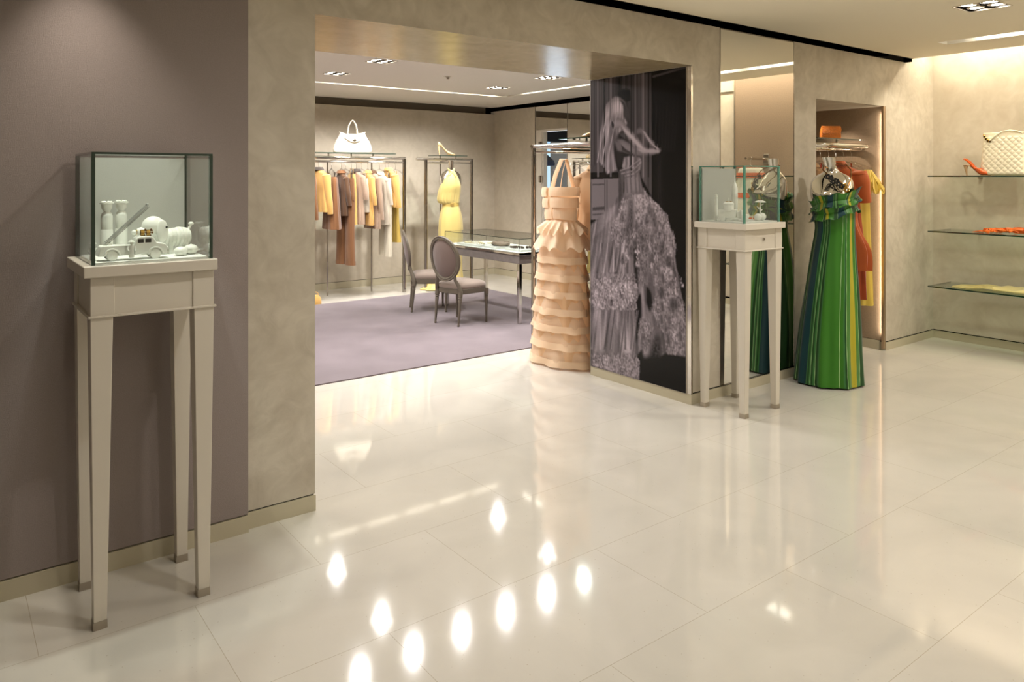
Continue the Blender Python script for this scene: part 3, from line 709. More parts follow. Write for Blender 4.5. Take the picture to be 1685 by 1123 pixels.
# ---- toys in the right case
TR = (CR[0] - 0.006, CR[1])
def locomotive(label, loc, rz):
    r = thing('toy_locomotive', label, 'toy train', loc, rz); b = MB()
    b.box(-0.085, 0.035, -0.028, 0.028, 0.022, 0.080); b.box(-0.095, 0.115, -0.024, 0.024, 0.014, 0.026)
    b.build('wagon', M_PURE, r, bevel=0.002)
    b = MB(); b.lathe([(0.036, 0.070), (0.036, 0.115), (0.038, 0.117), (0.038, 0.122), (0.026, 0.134), (0.010, 0.138), (0.001, 0.138)], (-0.018, 0, 0), 24); b.build('boiler', M_PURE, r)
    b = MB(); b.box(0.042, 0.075, -0.026, 0.026, 0.024, 0.070); b.box(0.075, 0.118, -0.024, 0.024, 0.024, 0.048); b.build('cab', M_PURE, r, bevel=0.003)
    b = MB(); b.tube([(0.055, 0, 0.07), (0.062, 0, 0.078), (0.076, 0, 0.070), (0.082, 0, 0.05)], 0.006, 8); b.build('windscreen', M_PURE, r)
    for x in (-0.055, 0.092):
        for sy in (-1, 1):
            w = MB(); wheel(w, x, sy * 0.031, 0.019, 0.019, 0.010); wo = w.build('wheel', M_PURE, r)
            q = MB(); q.lathe([(0.001, 0.006), (0.006, 0.006), (0.006, 0.004), (0.001, 0.004)], (x, sy * 0.031, 0.019), 12, 'y'); q.build('hub', M_STEEL, wo)
    b = MB(); b.cyl((-0.018, 0, 0.138), (-0.018, 0, 0.165), 0.0025, 6); b.ell((-0.018, 0, 0.152), (0.004, 0.004, 0.006)); b.build('whistle', M_PURE, r)
    return r
locomotive('white toy locomotive with a round boiler and wheels, inside the right glass case', (TR[0] - 0.118, TR[1] - 0.020, ZT), math.radians(-62))
r = thing('necklace', 'gold beaded necklace lying on the boiler lid of the toy locomotive', 'jewellery', (TR[0] - 0.126, TR[1] - 0.004, ZT + 0.134))
b = MB()
for k in range(10): b.ell((0.018 * math.cos(k * .628), 0.018 * math.sin(k * .628), 0.003), (0.004, 0.004, 0.003), 8, 6)
b.build('bead', M_GOLD, r)
r = thing('chimney_post', 'slim white turned post at the left inside the right glass case', 'toy column', (TR[0] - 0.135, TR[1] + 0.095, ZT)); b = MB()
b.lathe([(0.011, 0), (0.011, 0.108), (0.010, 0.110), (0.011, 0.113), (0.012, 0.145), (0.008, 0.160), (0.009, 0.164), (0.011, 0.170), (0.007, 0.178), (0.012, 0.184), (0.001, 0.190)], n=18)
b.build('post', M_PURE, r)
r = thing('toy_rocket', 'tall pointed white toy rocket leaning beside the locomotive in the right case', 'toy rocket', (TR[0] - 0.005, TR[1] + 0.035, ZT)); b = MB()
b.lathe([(0.020, 0.0), (0.021, 0.10), (0.021, 0.215), (0.019, 0.235), (0.013, 0.258), (0.006, 0.272), (0.004, 0.285), (0.001, 0.325)], n=24); b.build('fuselage', M_PURE, r)
b = MB()
for k in range(3):
    a = k * 2 * PI / 3 + .5; b.M = Matrix.Rotation(a, 4, 'Z'); b.prism([(0.018, 0.0), (0.036, 0.0), (0.034, 0.03), (0.018, 0.09)], -0.0015, 0.0015, 'y')
b.M = None; b.build('fin', M_PURE, r)
b = MB()
for k in range(8):
    a = k * PI / 4; b.M = Matrix.Rotation(a, 4, 'Z'); b.box(0.0205, 0.0225, -0.002, 0.002, 0.11, 0.19)
b.M = None; b.build('rib', M_PURE, r)
r = thing('toy_carousel', 'small white toy with a little parasol over two round eggs, right case', 'toy', (TR[0] + 0.085, TR[1] - 0.115, ZT)); r.scale = (1.3,) * 3; b = MB()
b.ell((-0.022, 0, 0.020), (0.021, 0.020, 0.020)); b.ell((0.022, 0.004, 0.021), (0.024, 0.021, 0.021)); b.build('egg', M_PURE, r)
b = MB(); b.cyl((0, 0, 0.03), (0, 0, 0.105), 0.004, 8)
for k in range(5): b.tube([(0, 0, 0.05 + k * .008), (0.018 * math.cos(k * 1.3), 0.018 * math.sin(k * 1.3), 0.06 + k * .008)], 0.0025, 6)
b.build('stem', M_PURE, r)
b = MB(); b.lathe([(0.030, 0.100), (0.029, 0.104), (0.012, 0.111), (0.001, 0.114)], n=20); b.build('parasol', M_PURE, r)
b = MB(); b.lathe([(0.012, 0.112), (0.009, 0.116), (0.001, 0.118)], n=12); b.build('finial', M_BROWNJ, r)

# ================================================================== SHELVES ON THE RIGHT WALL
for z, nm in ((1.655, 'topmost glass wall shelf, carrying the quilted bag and orange shoe'), (1.122, 'middle glass wall shelf, carrying the orange scarf'), (0.590, 'lowest glass wall shelf, carrying the folded yellow scarf')):
    r = thing('glass_shelf', nm, 'shelf', (7.87, 2.35, z), 0, 'glass shelves on the right wall')
    q = MB(); q.pane(-0.245, 0.262, -1.02, 1.04, -0.012, 0.0); q.build('glass_panel', [M_GLASST, M_GEDGED], r, smooth=False)
    for y in (-0.8, 0.75):
        q = MB(); q.box(0.20, 0.262, y, y + 0.02, -0.03, -0.012); q.build('bracket', M_STEEL, r, smooth=False)

# ================================================================== GLASS-TOPPED TABLE IN THE BACK ROOM
M_SUEDE = mat('grey_suede', rgb(112, 104, 100), 0.9, spec=0.1, var=0.12, vscale=16, sheen=0.4)
TX0, TX1, TY0, TY1 = 5.135, 5.78, 6.62, 8.16
r = thing('showcase_table', 'long grey suede table with a glass showcase top on chrome legs', 'display table', (TX0, TY0, 0.0)); w, l = TX1 - TX0, TY1 - TY0
q = MB(); q.box(0.012, w - 0.012, 0.012, l - 0.012, 0.672, 0.768); q.build('apron', M_SUEDE, r, bevel=0.004)
q = MB(); q.box(0, w, 0, l, 0.768, 0.792); q.build('chrome_rim', M_CHROME, r, bevel=0.002)
q = MB(); q.box(0.005, w - 0.005, 0.005, l - 0.005, 0.792, 0.798); q.build('display_bed', mat('white_display_bed', rgb(225, 228, 220), 0.6), r, smooth=False)
for x in (0.022, w - 0.022):
    for y in (0.022, l - 0.022):
        q = MB(); q.frustum((x, y), (0.019, 0.019), 0.010, (x, y), (0.021, 0.021), 0.672); q.build('leg', M_CHROME, r, bevel=0.003)
q = MB(); t = 0.006
q.pane(0, w, 0, t, 0.798, 0.948); q.pane(0, w, l - t, l, 0.798, 0.948); q.pane(0, t, t, l - t, 0.798, 0.948); q.pane(w - t, w, t, l - t, 0.798, 0.948); q.pane(0, w, 0, l, 0.948, 0.955)
q.build('glass_box', [M_GLASS, M_GEDGED], r, smooth=False)
def tray(label, x, y, sx, sy):
    r = thing('jewellery_tray', label, 'tray', (x, y, 0.798)); q = MB()
    q.box(-sx, sx, -sy, sy, 0, 0.022); q.build('block', mat('frosted_acrylic', rgb(214, 218, 214), 0.35), r, bevel=0.002); return r
tray('frosted tray with a pearl necklace at the far end of the glass table', 5.33, 7.72, 0.14, 0.24)
tray('frosted tray under the taupe pouch in the middle of the glass table', 5.36, 7.28, 0.15, 0.13)
tray('frosted tray with a dark necklace at the near end of the glass table', 5.40, 6.86, 0.17, 0.16)
def neck(label, x, y, z, rx, ry, m_, n, s):
    r = thing('necklace', label, 'jewellery', (x, y, z)); q = MB()
    for k in range(n):
        a = 2 * PI * k / n; q.ell((rx * math.cos(a), ry * math.sin(a) * (1 + .2 * math.sin(3 * a)), s), (s, s, s), 8, 6)
    q.build('beads', m_, r)
M_PEARL = mat('pearl', rgb(226, 214, 176), 0.25, spec=0.6, coat=0.4)
neck('pearl necklace lying on the far tray of the glass table', 5.30, 7.74, 0.82, 0.07, 0.17, M_PEARL, 34, 0.009)
neck('small pearl bracelet beside the pearl necklace on the far tray', 5.42, 7.56, 0.82, 0.03, 0.04, M_PEARL, 12, 0.008)
M_DKB = mat('dark_beads', rgb(70, 58, 44), 0.3, 0.4)
neck('dark beaded necklace lying on the near tray of the glass table', 5.34, 6.92, 0.82, 0.06, 0.09, M_DKB, 24, 0.010)
neck('short string of large dark beads at the near corner of the glass table', 5.44, 6.80, 0.82, 0.05, 0.03, M_DKB, 9, 0.014)
r = thing('pouch', 'flat taupe leather pouch on the middle tray of the glass table', 'bag', (5.36, 7.27, 0.82), 0.2); q = MB()
R = [[(0.085 * s * math.cos(a), 0.13 * s * math.sin(a), z + 0.006 * math.sin(3 * a)) for a in np.linspace(0, 2 * PI, 25)[:-1]] for z, s in ((0.006, .8), (0.012, .97), (0.030, 1.0), (0.042, .9), (0.046, .5))]
q.rings(R); q.build('body', mat('taupe_leather', rgb(120, 104, 86), 0.5), r)
q = MB(); q.tube([(0.08 * math.cos(a), 0.12 * math.sin(a), 0.047) for a in np.linspace(-1.2, 1.2, 12)], 0.004, 6); q.build('seam', mat('brown_piping', rgb(80, 60, 44), 0.5), r)

# ================================================================== CHAIRS
M_CWOOD = mat('grey_painted_wood', rgb(104, 96, 84), 0.45)
M_CUP = mat('taupe_upholstery', rgb(150, 136, 126), 0.85, spec=0.15, sheen=0.4, bump=0.2, bscale=300)
M_CUPB = mat('dark_taupe_upholstery', rgb(118, 102, 96), 0.85, spec=0.15, sheen=0.3)
def medallion_chair(label, loc, rz):
    r = thing('medallion_chair', label, 'chair', (loc[0], loc[1], loc[2]), rz, 'medallion chairs at the glass table')
    ol = []
    for a in np.linspace(0, 2 * PI, 49)[:-1]:
        c, s = math.cos(a), math.sin(a); e = 0.45
        x = 0.215 * abs(c) ** e * (1 if c > 0 else -1); y = (0.225 + 0.028 * (x / 0.215)) * abs(s) ** e * (1 if s > 0 else -1)
        ol.append((x + 0.005, y))
    q = MB(); q.rings([[(x * f, y * f, z) for x, y in ol] for f, z in ((0.97, 0.345), (1.0, 0.352), (1.0, 0.400), (0.96, 0.408))]); q.build('seat_rail', M_CWOOD, r)
    q = MB(); R = []
    for f, z in ((0.97, 0.400), (1.0, 0.412), (1.0, 0.435), (0.94, 0.458), (0.78, 0.473), (0.5, 0.482), (0.02, 0.486)): R.append([(x * f, y * f, z) for x, y in ol])
    q.rings(R); q.build('seat', M_CUP, r)
    for x, y in ((0.190, 0.222), (0.190, -0.222), (-0.185, 0.175), (-0.185, -0.175)):
        q = MB(); px = [(0.011, 0.0), (0.014, 0.008), (0.013, 0.022), (0.010, 0.028), (0.0115, 0.034), (0.019, 0.26), (0.021, 0.285), (0.017, 0.292), (0.025, 0.300), (0.025, 0.306), (0.019, 0.312), (0.026, 0.318), (0.026, 0.380)]
        R = []
        for rr, z in px:
            fl = 0.06 if 0.03 < z < 0.27 else 0
            sp = 0.0 if x > 0 else -0.035 * (1 - z / 0.38)
            R.append([(x + sp + rr * (1 - fl * (k % 2)) * math.cos(2 * PI * k / 16), y + rr * (1 - fl * (k % 2)) * math.sin(2 * PI * k / 16), z) for k in range(16)])
        q.rings(R); q.build('leg', M_CWOOD, r)
    # oval back, leaning slightly backwards
    zc, ha, hb = 0.735, 0.215, 0.250
    def B(u, v, off): return (-0.205 - 0.16 * (v) - 0.075 - off + 0.10 * (u / ha) ** 2 * 0.35, u, zc + v)
    q = MB(); R = []; n = 48
    for i in range(n):
        a = 2 * PI * i / n; ring = []
        for du, dw in ((-0.019, -0.008), (-0.019, 0.010), (-0.008, 0.016), (0.004, 0.012), (0.014, 0.017), (0.020, 0.010), (0.020, -0.010), (0.0, -0.014)):
            ring.append(B((ha - 0.018 + du) * math.cos(a), (hb - 0.018 + du) * math.sin(a), dw))
        R.append(ring)
    R.append(R[0]); q.rings(R, False, False); q.build('back_frame', M_CWOOD, r)
    q = MB(); R = []
    for f, off in ((0.0, 0.026), (0.4, 0.024), (0.75, 0.016), (0.96, 0.0), (0.96, -0.004), (0.75, -0.020), (0.4, -0.030), (0.0, -0.033)):
        f = max(f, 0.01); R.append([B((ha - 0.032) * f * math.cos(a), (hb - 0.032) * f * math.sin(a), off) for a in np.linspace(0, 2 * PI, 41)[:-1]])
    q.rings(R, False, False); q.build('backrest', M_CUPB, r)
    for sy in (-1, 1):
        q = MB(); q.tube([(-0.185, sy * 0.178, 0.36), (-0.205, sy * 0.165, 0.44), (-0.228, sy * 0.135, 0.50), B(0.135 * sy, -0.185, 0)], [0.024, 0.021, 0.018, 0.017], 10)
        q.build('back_post', M_CWOOD, r)
    return r
c1 = medallion_chair('grey medallion chair nearest the opening, seen from behind, before the glass table', (4.690, 7.125, 0.010), math.radians(14))
dup(c1, (4.825, 8.03, 0.010), math.radians(-27), 'grey medallion chair farther left, partly behind the nearer one')
# ================================================================== RACKS
def gshelf(label, loc, hx, hy, name='glass_shelf', posts=2):
    r = thing(name, label, 'shelf', loc); q = MB(); q.pane(-hx, hx, -hy, hy, 0.0, 0.010); q.build('glass_panel', [M_GLASST, M_GEDGED], r, smooth=False)
    for i in range(posts):
        x = lerp(-hx * .55, hx * .55, i / max(posts - 1, 1)); q = MB(); q.cyl((x, 0, -0.045), (x, 0, 0.0), 0.012, 12); q.build('support', M_CHROME, r)
    return r
def rail(mb, a, b, r=0.016): mb.tube([a, b], r, 10)
# far rack on the left of the back room
r = thing('clothes_rack', 'long chrome clothes rack against the far wall of the back room, on the left', 'clothes rack', (3.0, 9.50, 0))
q = MB(); q.cyl((2.30, 0, 0), (2.30, 0, 1.895), 0.026, 16); q.build('post', M_CHROMED, r)
q = MB(); q.cyl((0.0, 0, 0), (0.0, 0, 1.895), 0.026, 16); q.build('post', M_CHROMED, r)
for x in (1.29, 1.96):
    q = MB(); q.cyl((x, 0.34, 0), (x, 0.34, 1.85), 0.011, 10); q.build('thin_post', M_CHROMED, r)
q = MB(); rail(q, (0, 0, 1.90), (2.32, 0, 1.90), 0.020); q.build('top_rail', M_CHROME, r)
q = MB(); rail(q, (0, 0.0, 1.845), (2.30, 0.0, 1.845), 0.013); q.build('hanging_rail', M_CHROME, r)
q = MB(); rail(q, (0, 0.34, 1.86), (2.32, 0.34, 1.86), 0.013)
q.build('rear_rail', M_CHROME, r)
for x in (0.3, 1.29, 1.96):
    q = MB(); rail(q, (x, 0.0, 1.885), (x, 0.34, 1.86), 0.010); q.build('cross_bar', M_CHROME, r)
gshelf('glass shelf above the far clothes rack, carrying the white handbag', (4.53, 9.60, 1.955), 0.60, 0.17, posts=3)
# second far rack
r = thing('clothes_rack', 'chrome frame rack around the yellow-dressed mannequin at the far wall', 'clothes rack', (5.655, 9.50, 0))
for x in (0.0, 0.80):
    q = MB(); q.cyl((x, 0, 0), (x, 0, 1.89), 0.026, 16); q.build('post', M_CHROMED, r)
q = MB(); rail(q, (-0.16, -0.0, 1.895), (0.82, 0, 1.895), 0.020); q.build('top_rail', M_CHROME, r)
q = MB(); rail(q, (0, 0.0, 1.845), (0.80, 0.0, 1.845), 0.012); q.build('hanging_rail', M_CHROME, r)
q = MB(); rail(q, (0.42, 0.28, 0.0), (0.42, 0.28, 1.87), 0.010); rail(q, (0.42, 0.28, 1.87), (0.42, 0.0, 1.88), 0.010); q.build('rear_post', M_CHROMED, r)
gshelf('glass shelf above the mannequin rack, carrying the snakeskin pump', (6.07, 9.56, 1.945), 0.25, 0.15)
# near rack by the poster
r = thing('clothes_rack', 'chrome clothes rack behind the poster wall, holding the peach gown', 'clothes rack', (4.405, 5.05, 0))
for y in (-0.38, 0.415):
    q = MB(); q.cyl((0, y, 0), (0, y, 1.93), 0.020, 14); q.build('post', M_CHROMED, r)
    q = MB(); q.cyl((1.9, y, 0), (1.9, y, 1.93), 0.020, 14); q.build('post', M_CHROMED, r)
    q = MB(); rail(q, (-0.02, y, 1.925), (1.92, y, 1.925), 0.018); q.build('top_rail', M_CHROME, r)
    q = MB(); rail(q, (0.0, y, 1.875), (1.9, y, 1.875), 0.010); q.build('lower_rail', M_CHROME, r)
for x in (0.0, 1.9):
    q = MB(); rail(q, (x, -0.38, 1.925), (x, 0.415, 1.925), 0.018); q.build('end_bar', M_CHROME, r)
q = MB(); rail(q, (0.0, 0.0, 1.880), (1.9, 0.0, 1.880), 0.014); q.build('hanging_rail', M_CHROME, r)
gshelf('glass shelf above the rack by the poster, carrying the nude pump', (4.95, 5.12, 1.990), 0.36, 0.20)
# curved rail in the niche
r = thing('clothes_rack', 'rounded chrome rail in the lit niche holding orange and yellow clothes', 'clothes rack', (6.555, 3.98, 0))
pts = [(-0.56, 0.40, 1.925), (-0.56, -0.10, 1.925)] + [(-0.56 + 0.30 * (1 - math.cos(a)), -0.10 - 0.27 * math.sin(a), 1.925) for a in np.linspace(0.1, PI / 2, 8)]
pts += [(0.56 - 0.30 * (1 - math.cos(a)), -0.10 - 0.27 * math.sin(a), 1.925) for a in np.linspace(PI / 2, 0.1, 8)] + [(0.56, -0.10, 1.925), (0.56, 0.40, 1.925)]
q = MB(); q.tube(pts, 0.024, 10); q.build('curved_rail', M_CHROME, r)
q = MB(); rail(q, (-0.53, -0.22, 1.90), (0.53, -0.22, 1.90), 0.012); q.build('hanging_rail', M_CHROME, r)
gshelf('glass shelf above the rounded rail in the niche, carrying the orange clutch', (6.60, 3.86, 1.985), 0.40, 0.17)

# ================================================================== HANGERS AND CLOTHES
def hanger(label, loc, rz, group, w=0.20, rail_gap=0.055, clips=False):
    """hangs with its hook over the rail; loc is the rail point; arms run along local x"""
    r = thing('clothes_hanger', label, 'hanger', loc, rz, group); q = MB()
    q.tube([(0.0, 0, -rail_gap - 0.03), (0, 0, -0.028)] + [(0.018 * math.sin(a), 0, -0.014 + 0.0 - 0.018 * math.cos(a) + 0.016) for a in np.linspace(0.2, 4.2, 10)], 0.0025, 6)
    q.build('hook', M_CHROME, r)
    z = -rail_gap - 0.03; q = MB()
    pts = [(-w, 0, z - 0.075), (-w * .8, 0, z - 0.055), (-w * .4, 0, z - 0.022), (0, 0, z), (w * .4, 0, z - 0.022), (w * .8, 0, z - 0.055), (w, 0, z - 0.075)]
    q.tube(pts, [0.020, 0.016, 0.010, 0.011, 0.010, 0.016, 0.020], 10, flat=0.55); q.build('shoulder_bar', M_CLEAR, r)
    if clips:
        for sx in (-1, 1):
            q = MB(); q.box(sx * w * .75 - 0.012, sx * w * .75 + 0.012, -0.008, 0.008, z - 0.125, z - 0.05); q.build('clip', M_CHROME, r)
    return r
def fold(th, z, seed, k1=7, k2=13):
    return math.sin(k1 * th + seed * 1.7 + 0.9 * math.sin(z * 4 + seed)) * 0.6 + 0.4 * math.sin(k2 * th + seed * 2.9 + z * 2.2)
def cloth(q, rows, n=72, m=26, seed=1.0, k1=7, k2=13, colf=None, cap=False, ccol=None):
    """rows (z, half width, half depth, centre x, centre y, fold depth)"""
    R = []
    for row in keyed(rows, m):
        z, a, b, ox, oy, am = row; ring = []
        for k in range(n):
            th = 2 * PI * k / n; f = 1 + am * fold(th, z, seed, k1, k2)
            ring.append((ox + a * math.cos(th) * f, oy + b * math.sin(th) * f, z))
            if ccol is not None: ccol.append(colf(th, z))
        R.append(ring)
    q.rings(R, cap, False)
    return q
def cmat(name, c, rough=0.8, **k): return mat(name, c, rough, spec=0.25, sheen=0.25, bump=0.15, bscale=220, **k)
M_YEL = cmat('mustard_wool', rgb(216, 172, 100)); M_YEL2 = cmat('pale_yellow_cloth', rgb(226, 196, 130))
M_BRN = cmat('brown_cloth', rgb(128, 88, 56)); M_DBR = cmat('dark_brown_cloth', rgb(92, 66, 46)); M_TAU = cmat('taupe_cloth', rgb(168, 144, 124))
M_LGR = cmat('ivory_linen', rgb(200, 190, 172)); M_WHT = cmat('white_linen', rgb(206, 198, 178)); M_GRC = cmat('charcoal_knit', rgb(70, 62, 56))
def jacket(name, label, cat, loc, rz, group, m_, zt, zb, w=0.20, d=0.055, sleeve=0.55, seed=1.0, collar=None, flare=1.08, buttons=True, sw=0.042):
    """loc = floor point under the hanger; garment spans zt (neck) to zb (hem)"""
    r = thing(name, label, cat, (loc[0], loc[1], 0), rz, group); H = zt - zb
    q = MB(); cloth(q, [(zt, 0.05, 0.035, 0, 0, 0), (zt - 0.03, w * .62, 0.045, 0, 0, 0.01), (zt - 0.075, w * .95, d * .8, 0, 0, 0.02), (zt - 0.2, w * .98, d, 0, 0, 0.03),
                        (zt - H * .55, w * .90, d * .92, 0, 0, 0.05), (zt - H * .8, w * .98 * flare, d * 1.05, 0, 0, 0.07), (zb, w * flare, d * 1.12, 0, 0, 0.08)], seed=seed)
    q.build('body', m_, r)
    for sx in (-1, 1):
        q = MB(); L_ = sleeve; x0 = sx * w * .84; pts = []; rr = []
        for t in np.linspace(0, 1, 9):
            pts.append((x0 + sx * (0.045 * math.sin(t * 1.8)), -0.010 - 0.03 * t * t, zt - 0.085 - L_ * t)); rr.append(lerp(sw * 1.25, sw * .9, t) * (1 + .06 * math.sin(9 * t + seed)))
        q.tube(pts, rr, 14, flat=0.7); q.ell((x0, -0.008, zt - 0.09), (sw * 1.25, sw * .9, 0.035)); q.build('sleeve', m_, r)
    q = MB(); R = []
    for z, s_ in ((zt - 0.025, 1.25), (zt + 0.02, 1.05), (zt + 0.030, 1.15), (zt - 0.01, 1.65)):
        R.append([(0.055 * s_ * math.cos(a), 0.040 * s_ * math.sin(a), z) for a in np.linspace(0, 2 * PI, 25)[:-1]])
    q.rings(R, False, False); q.build('collar', collar or m_, r)
    if buttons:
        for i in range(3):
            q = MB(); z = zt - 0.2 - i * H * .2; q.lathe([(0.001, 0.006), (0.010, 0.004), (0.010, 0.0), (0.001, 0.0)], (0.0, -d * 1.02, z), 12, 'y'); q.build('button', M_BRN, r)
    return r
def trousers(label, loc, rz, group, m_, zt, zb, w=0.18, cuff=True, seed=2.0):
    r = thing('trousers', label, 'trousers', (loc[0], loc[1], 0), rz, group); zc = zt - 0.24
    q = MB(); cloth(q, [(zt, w * .95, 0.035, 0, 0, 0.01), (zt - 0.04, w, 0.04, 0, 0, 0.02), (zc, w * 1.05, 0.055, 0, 0, 0.03), (zc - 0.06, w * 1.02, 0.045, 0, 0, 0.03)], seed=seed, m=10)
    q.build('seat_panel', m_, r)
    for sx in (-1, 1):
        q = MB(); cloth(q, [(zc + 0.05, w * .5, 0.050, sx * w * .5, 0, 0.02), ((zc + zb) / 2, w * .44, 0.042, sx * w * .52, 0.0, 0.05), (zb, w * .48, 0.045, sx * w * .56, 0, 0.05)], seed=seed + sx, m=16, k1=4)
        lo = q.build('trouser_leg', m_, r)
        if cuff:
            q = MB(); cloth(q, [(zb + 0.05, w * .50, 0.049, sx * w * .56, 0, 0.05), (zb - 0.002, w * .51, 0.050, sx * w * .56, 0, 0.05)], seed=seed + sx, m=3, k1=4); q.build('cuff', m_, lo)
    q = MB(); cloth(q, [(zt + 0.002, w * .98, 0.038, 0, 0, 0), (zt - 0.035, w * 1.01, 0.042, 0, 0, 0)], seed=seed, m=3); q.build('waistband', m_, r)
    return r
def simple(name, label, cat, loc, rz, group, m_, rows, seed=1.0, straps=None, k1=7, extra=None):
    r = thing(name, label, cat, (loc[0], loc[1], 0), rz, group); q = MB(); cloth(q, rows, seed=seed, k1=k1); q.build('body', m_, r)
    if straps:
        for sx in (-1, 1):
            q = MB(); q.tube([(sx * straps[0], 0, straps[1]), (sx * straps[0] * .8, 0, straps[2])], 0.008, 6, flat=.4); q.build('strap', m_, r)
    return r

GH = 'clear hangers on the far rack'; GC = 'clothes on the far rack'
RT = (9.50, 1.845)
spec = [  # x, builder
 (3.86, 'brown'), (4.02, 'yj'), (4.20, 'skirt'), (4.34, 'dj'), (4.40, 'tr'), (4.49, 'yd'), (4.56, 'tj'), (4.64, 'tank'), (4.73, 'yl'), (4.80, 'tj2'), (4.91, 'wh'), (5.00, 'wt'), (5.05, 'yj2'), (5.16, 'yth')]
hl_names = {'brown': 'partly hidden brown jacket', 'yj': 'leftmost yellow jacket', 'skirt': 'brown skirt', 'dj': 'short dark brown jacket', 'tr': 'brown trousers', 'yd': 'narrow yellow dress',
            'tj': 'short-sleeved taupe jacket', 'tank': 'ivory vest', 'yl': 'long yellow coat', 'tj2': 'long taupe coat', 'wh': 'ivory tunic', 'wt': 'ivory trousers', 'yj2': 'rightmost yellow jacket', 'yth': 'thin yellow dress'}
for i, (x, k) in enumerate(spec):
    yaw = PI / 2 + 0.18 * math.sin(i * 2.1)
    hanger('clear hanger of the ' + hl_names[k] + ' on the far rack', (x, RT[0], RT[1] - 0.012), yaw, GH, 0.19, clips=k in ('skirt', 'tr', 'wt'))
    L_ = (x, RT[0])
    if k == 'brown': jacket('jacket', 'brown jacket at the far left of the far rack, cut off by the pier', 'jacket', L_, yaw, GC, M_BRN, 1.72, 0.95, seed=i)
    if k == 'yj': jacket('jacket', 'leftmost yellow jacket on the far rack, with a dark collar', 'jacket', L_, yaw, GC, M_YEL, 1.74, 1.18, collar=M_GRC, sleeve=0.50, seed=i, sw=.055)
    if k == 'skirt': simple('skirt', 'brown skirt clipped to a hanger beside the leftmost yellow jacket', 'skirt', L_, yaw, GC, M_BRN, [(1.64, .17, .06, 0, 0, .02), (1.55, .20, .07, 0, 0, .03), (1.25, .24, .09, 0, 0, .06), (0.95, .27, .105, 0, 0, .08)], i)
    if k == 'dj': jacket('jacket', 'short dark brown jacket with tan collar, right of the brown skirt', 'jacket', L_, yaw, GC, M_DBR, 1.70, 1.12, w=.15, d=.05, collar=M_BRN, sleeve=.36, seed=i)
    if k == 'tr': trousers('brown trousers with turned-up cuffs hanging low from the far rack', L_, yaw, GC, M_BRN, 1.62, 0.46, w=.20, seed=i)
    if k == 'yd': simple('dress', 'narrow yellow dress hanging just right of the brown trousers', 'dress', L_, yaw, GC, M_YEL, [(1.68, .12, .04, 0, 0, .02), (1.5, .16, .05, 0, 0, .03), (1.0, .19, .06, 0, 0, .06)], i, (0.08, 1.66, 1.76))
    if k == 'tj': jacket('jacket', 'taupe jacket with dark collar in the middle of the far rack', 'jacket', L_, yaw, GC, M_TAU, 1.72, 1.00, collar=M_GRC, sleeve=.30, seed=i)
    if k == 'tank': simple('vest', 'ivory sleeveless vest in the middle of the far rack', 'top', L_, yaw, GC, M_LGR, [(1.62, .13, .045, 0, 0, .02), (1.45, .16, .06, 0, 0, .03), (1.16, .17, .065, 0, 0, .05)], i, (0.09, 1.60, 1.74))
    if k == 'yl': jacket('coat', 'long yellow coat right of the ivory vest on the far rack', 'coat', L_, yaw, GC, M_YEL, 1.70, 0.98, sleeve=.36, seed=i)
    if k == 'tj2': jacket('coat', 'long taupe coat right of the long yellow coat', 'coat', L_, yaw, GC, M_TAU, 1.70, 0.93, collar=M_DBR, sleeve=.56, seed=i)
    if k == 'wh': jacket('tunic', 'ivory tunic between the taupe coat and the rightmost yellow jacket', 'top', L_, yaw, GC, M_LGR, 1.68, 0.98, sleeve=.34, seed=i, buttons=False)
    if k == 'wt': trousers('long ivory wide-leg trousers hanging lowest at the right of the far rack', L_, yaw, GC, M_WHT, 1.62, 0.54, w=0.22, cuff=False, seed=i)
    if k == 'yj2': jacket('jacket', 'rightmost yellow jacket on the far rack, with a short collar', 'jacket', L_, yaw, GC, M_YEL, 1.74, 1.22, sleeve=.44, seed=i, sw=.055)
    if k == 'yth': simple('dress', 'thin yellow slip dress at the right end of the far rack', 'dress', L_, yaw, GC, cmat('gold_silk', rgb(200, 172, 88), 0.45), [(1.50, .05, .03, 0, 0, .02), (1.42, .09, .04, 0, 0, .04), (1.1, .07, .035, 0, 0, .05), (0.72, .11, .05, 0, 0, .09)], i, (0.03, 1.50, 1.72))
r = thing('satchel', 'small yellow bag on the floor below the far rack, cut off by the pier', 'bag', (3.875, 9.28, 0.0)); q = MB()
q.rings([[(0.09 * s * math.cos(a), 0.05 * s * math.sin(a), z) for a in np.linspace(0, 2 * PI, 21)[:-1]] for z, s in ((0, .9), (.01, 1), (.08, .9), (.12, .5))]); q.build('body', M_YEL, r)
q = MB(); q.tube([(0.05 * math.cos(a), 0, .11 + 0.05 * math.sin(a)) for a in np.linspace(0, PI, 10)], 0.005, 6); q.build('handle', M_YEL, r)

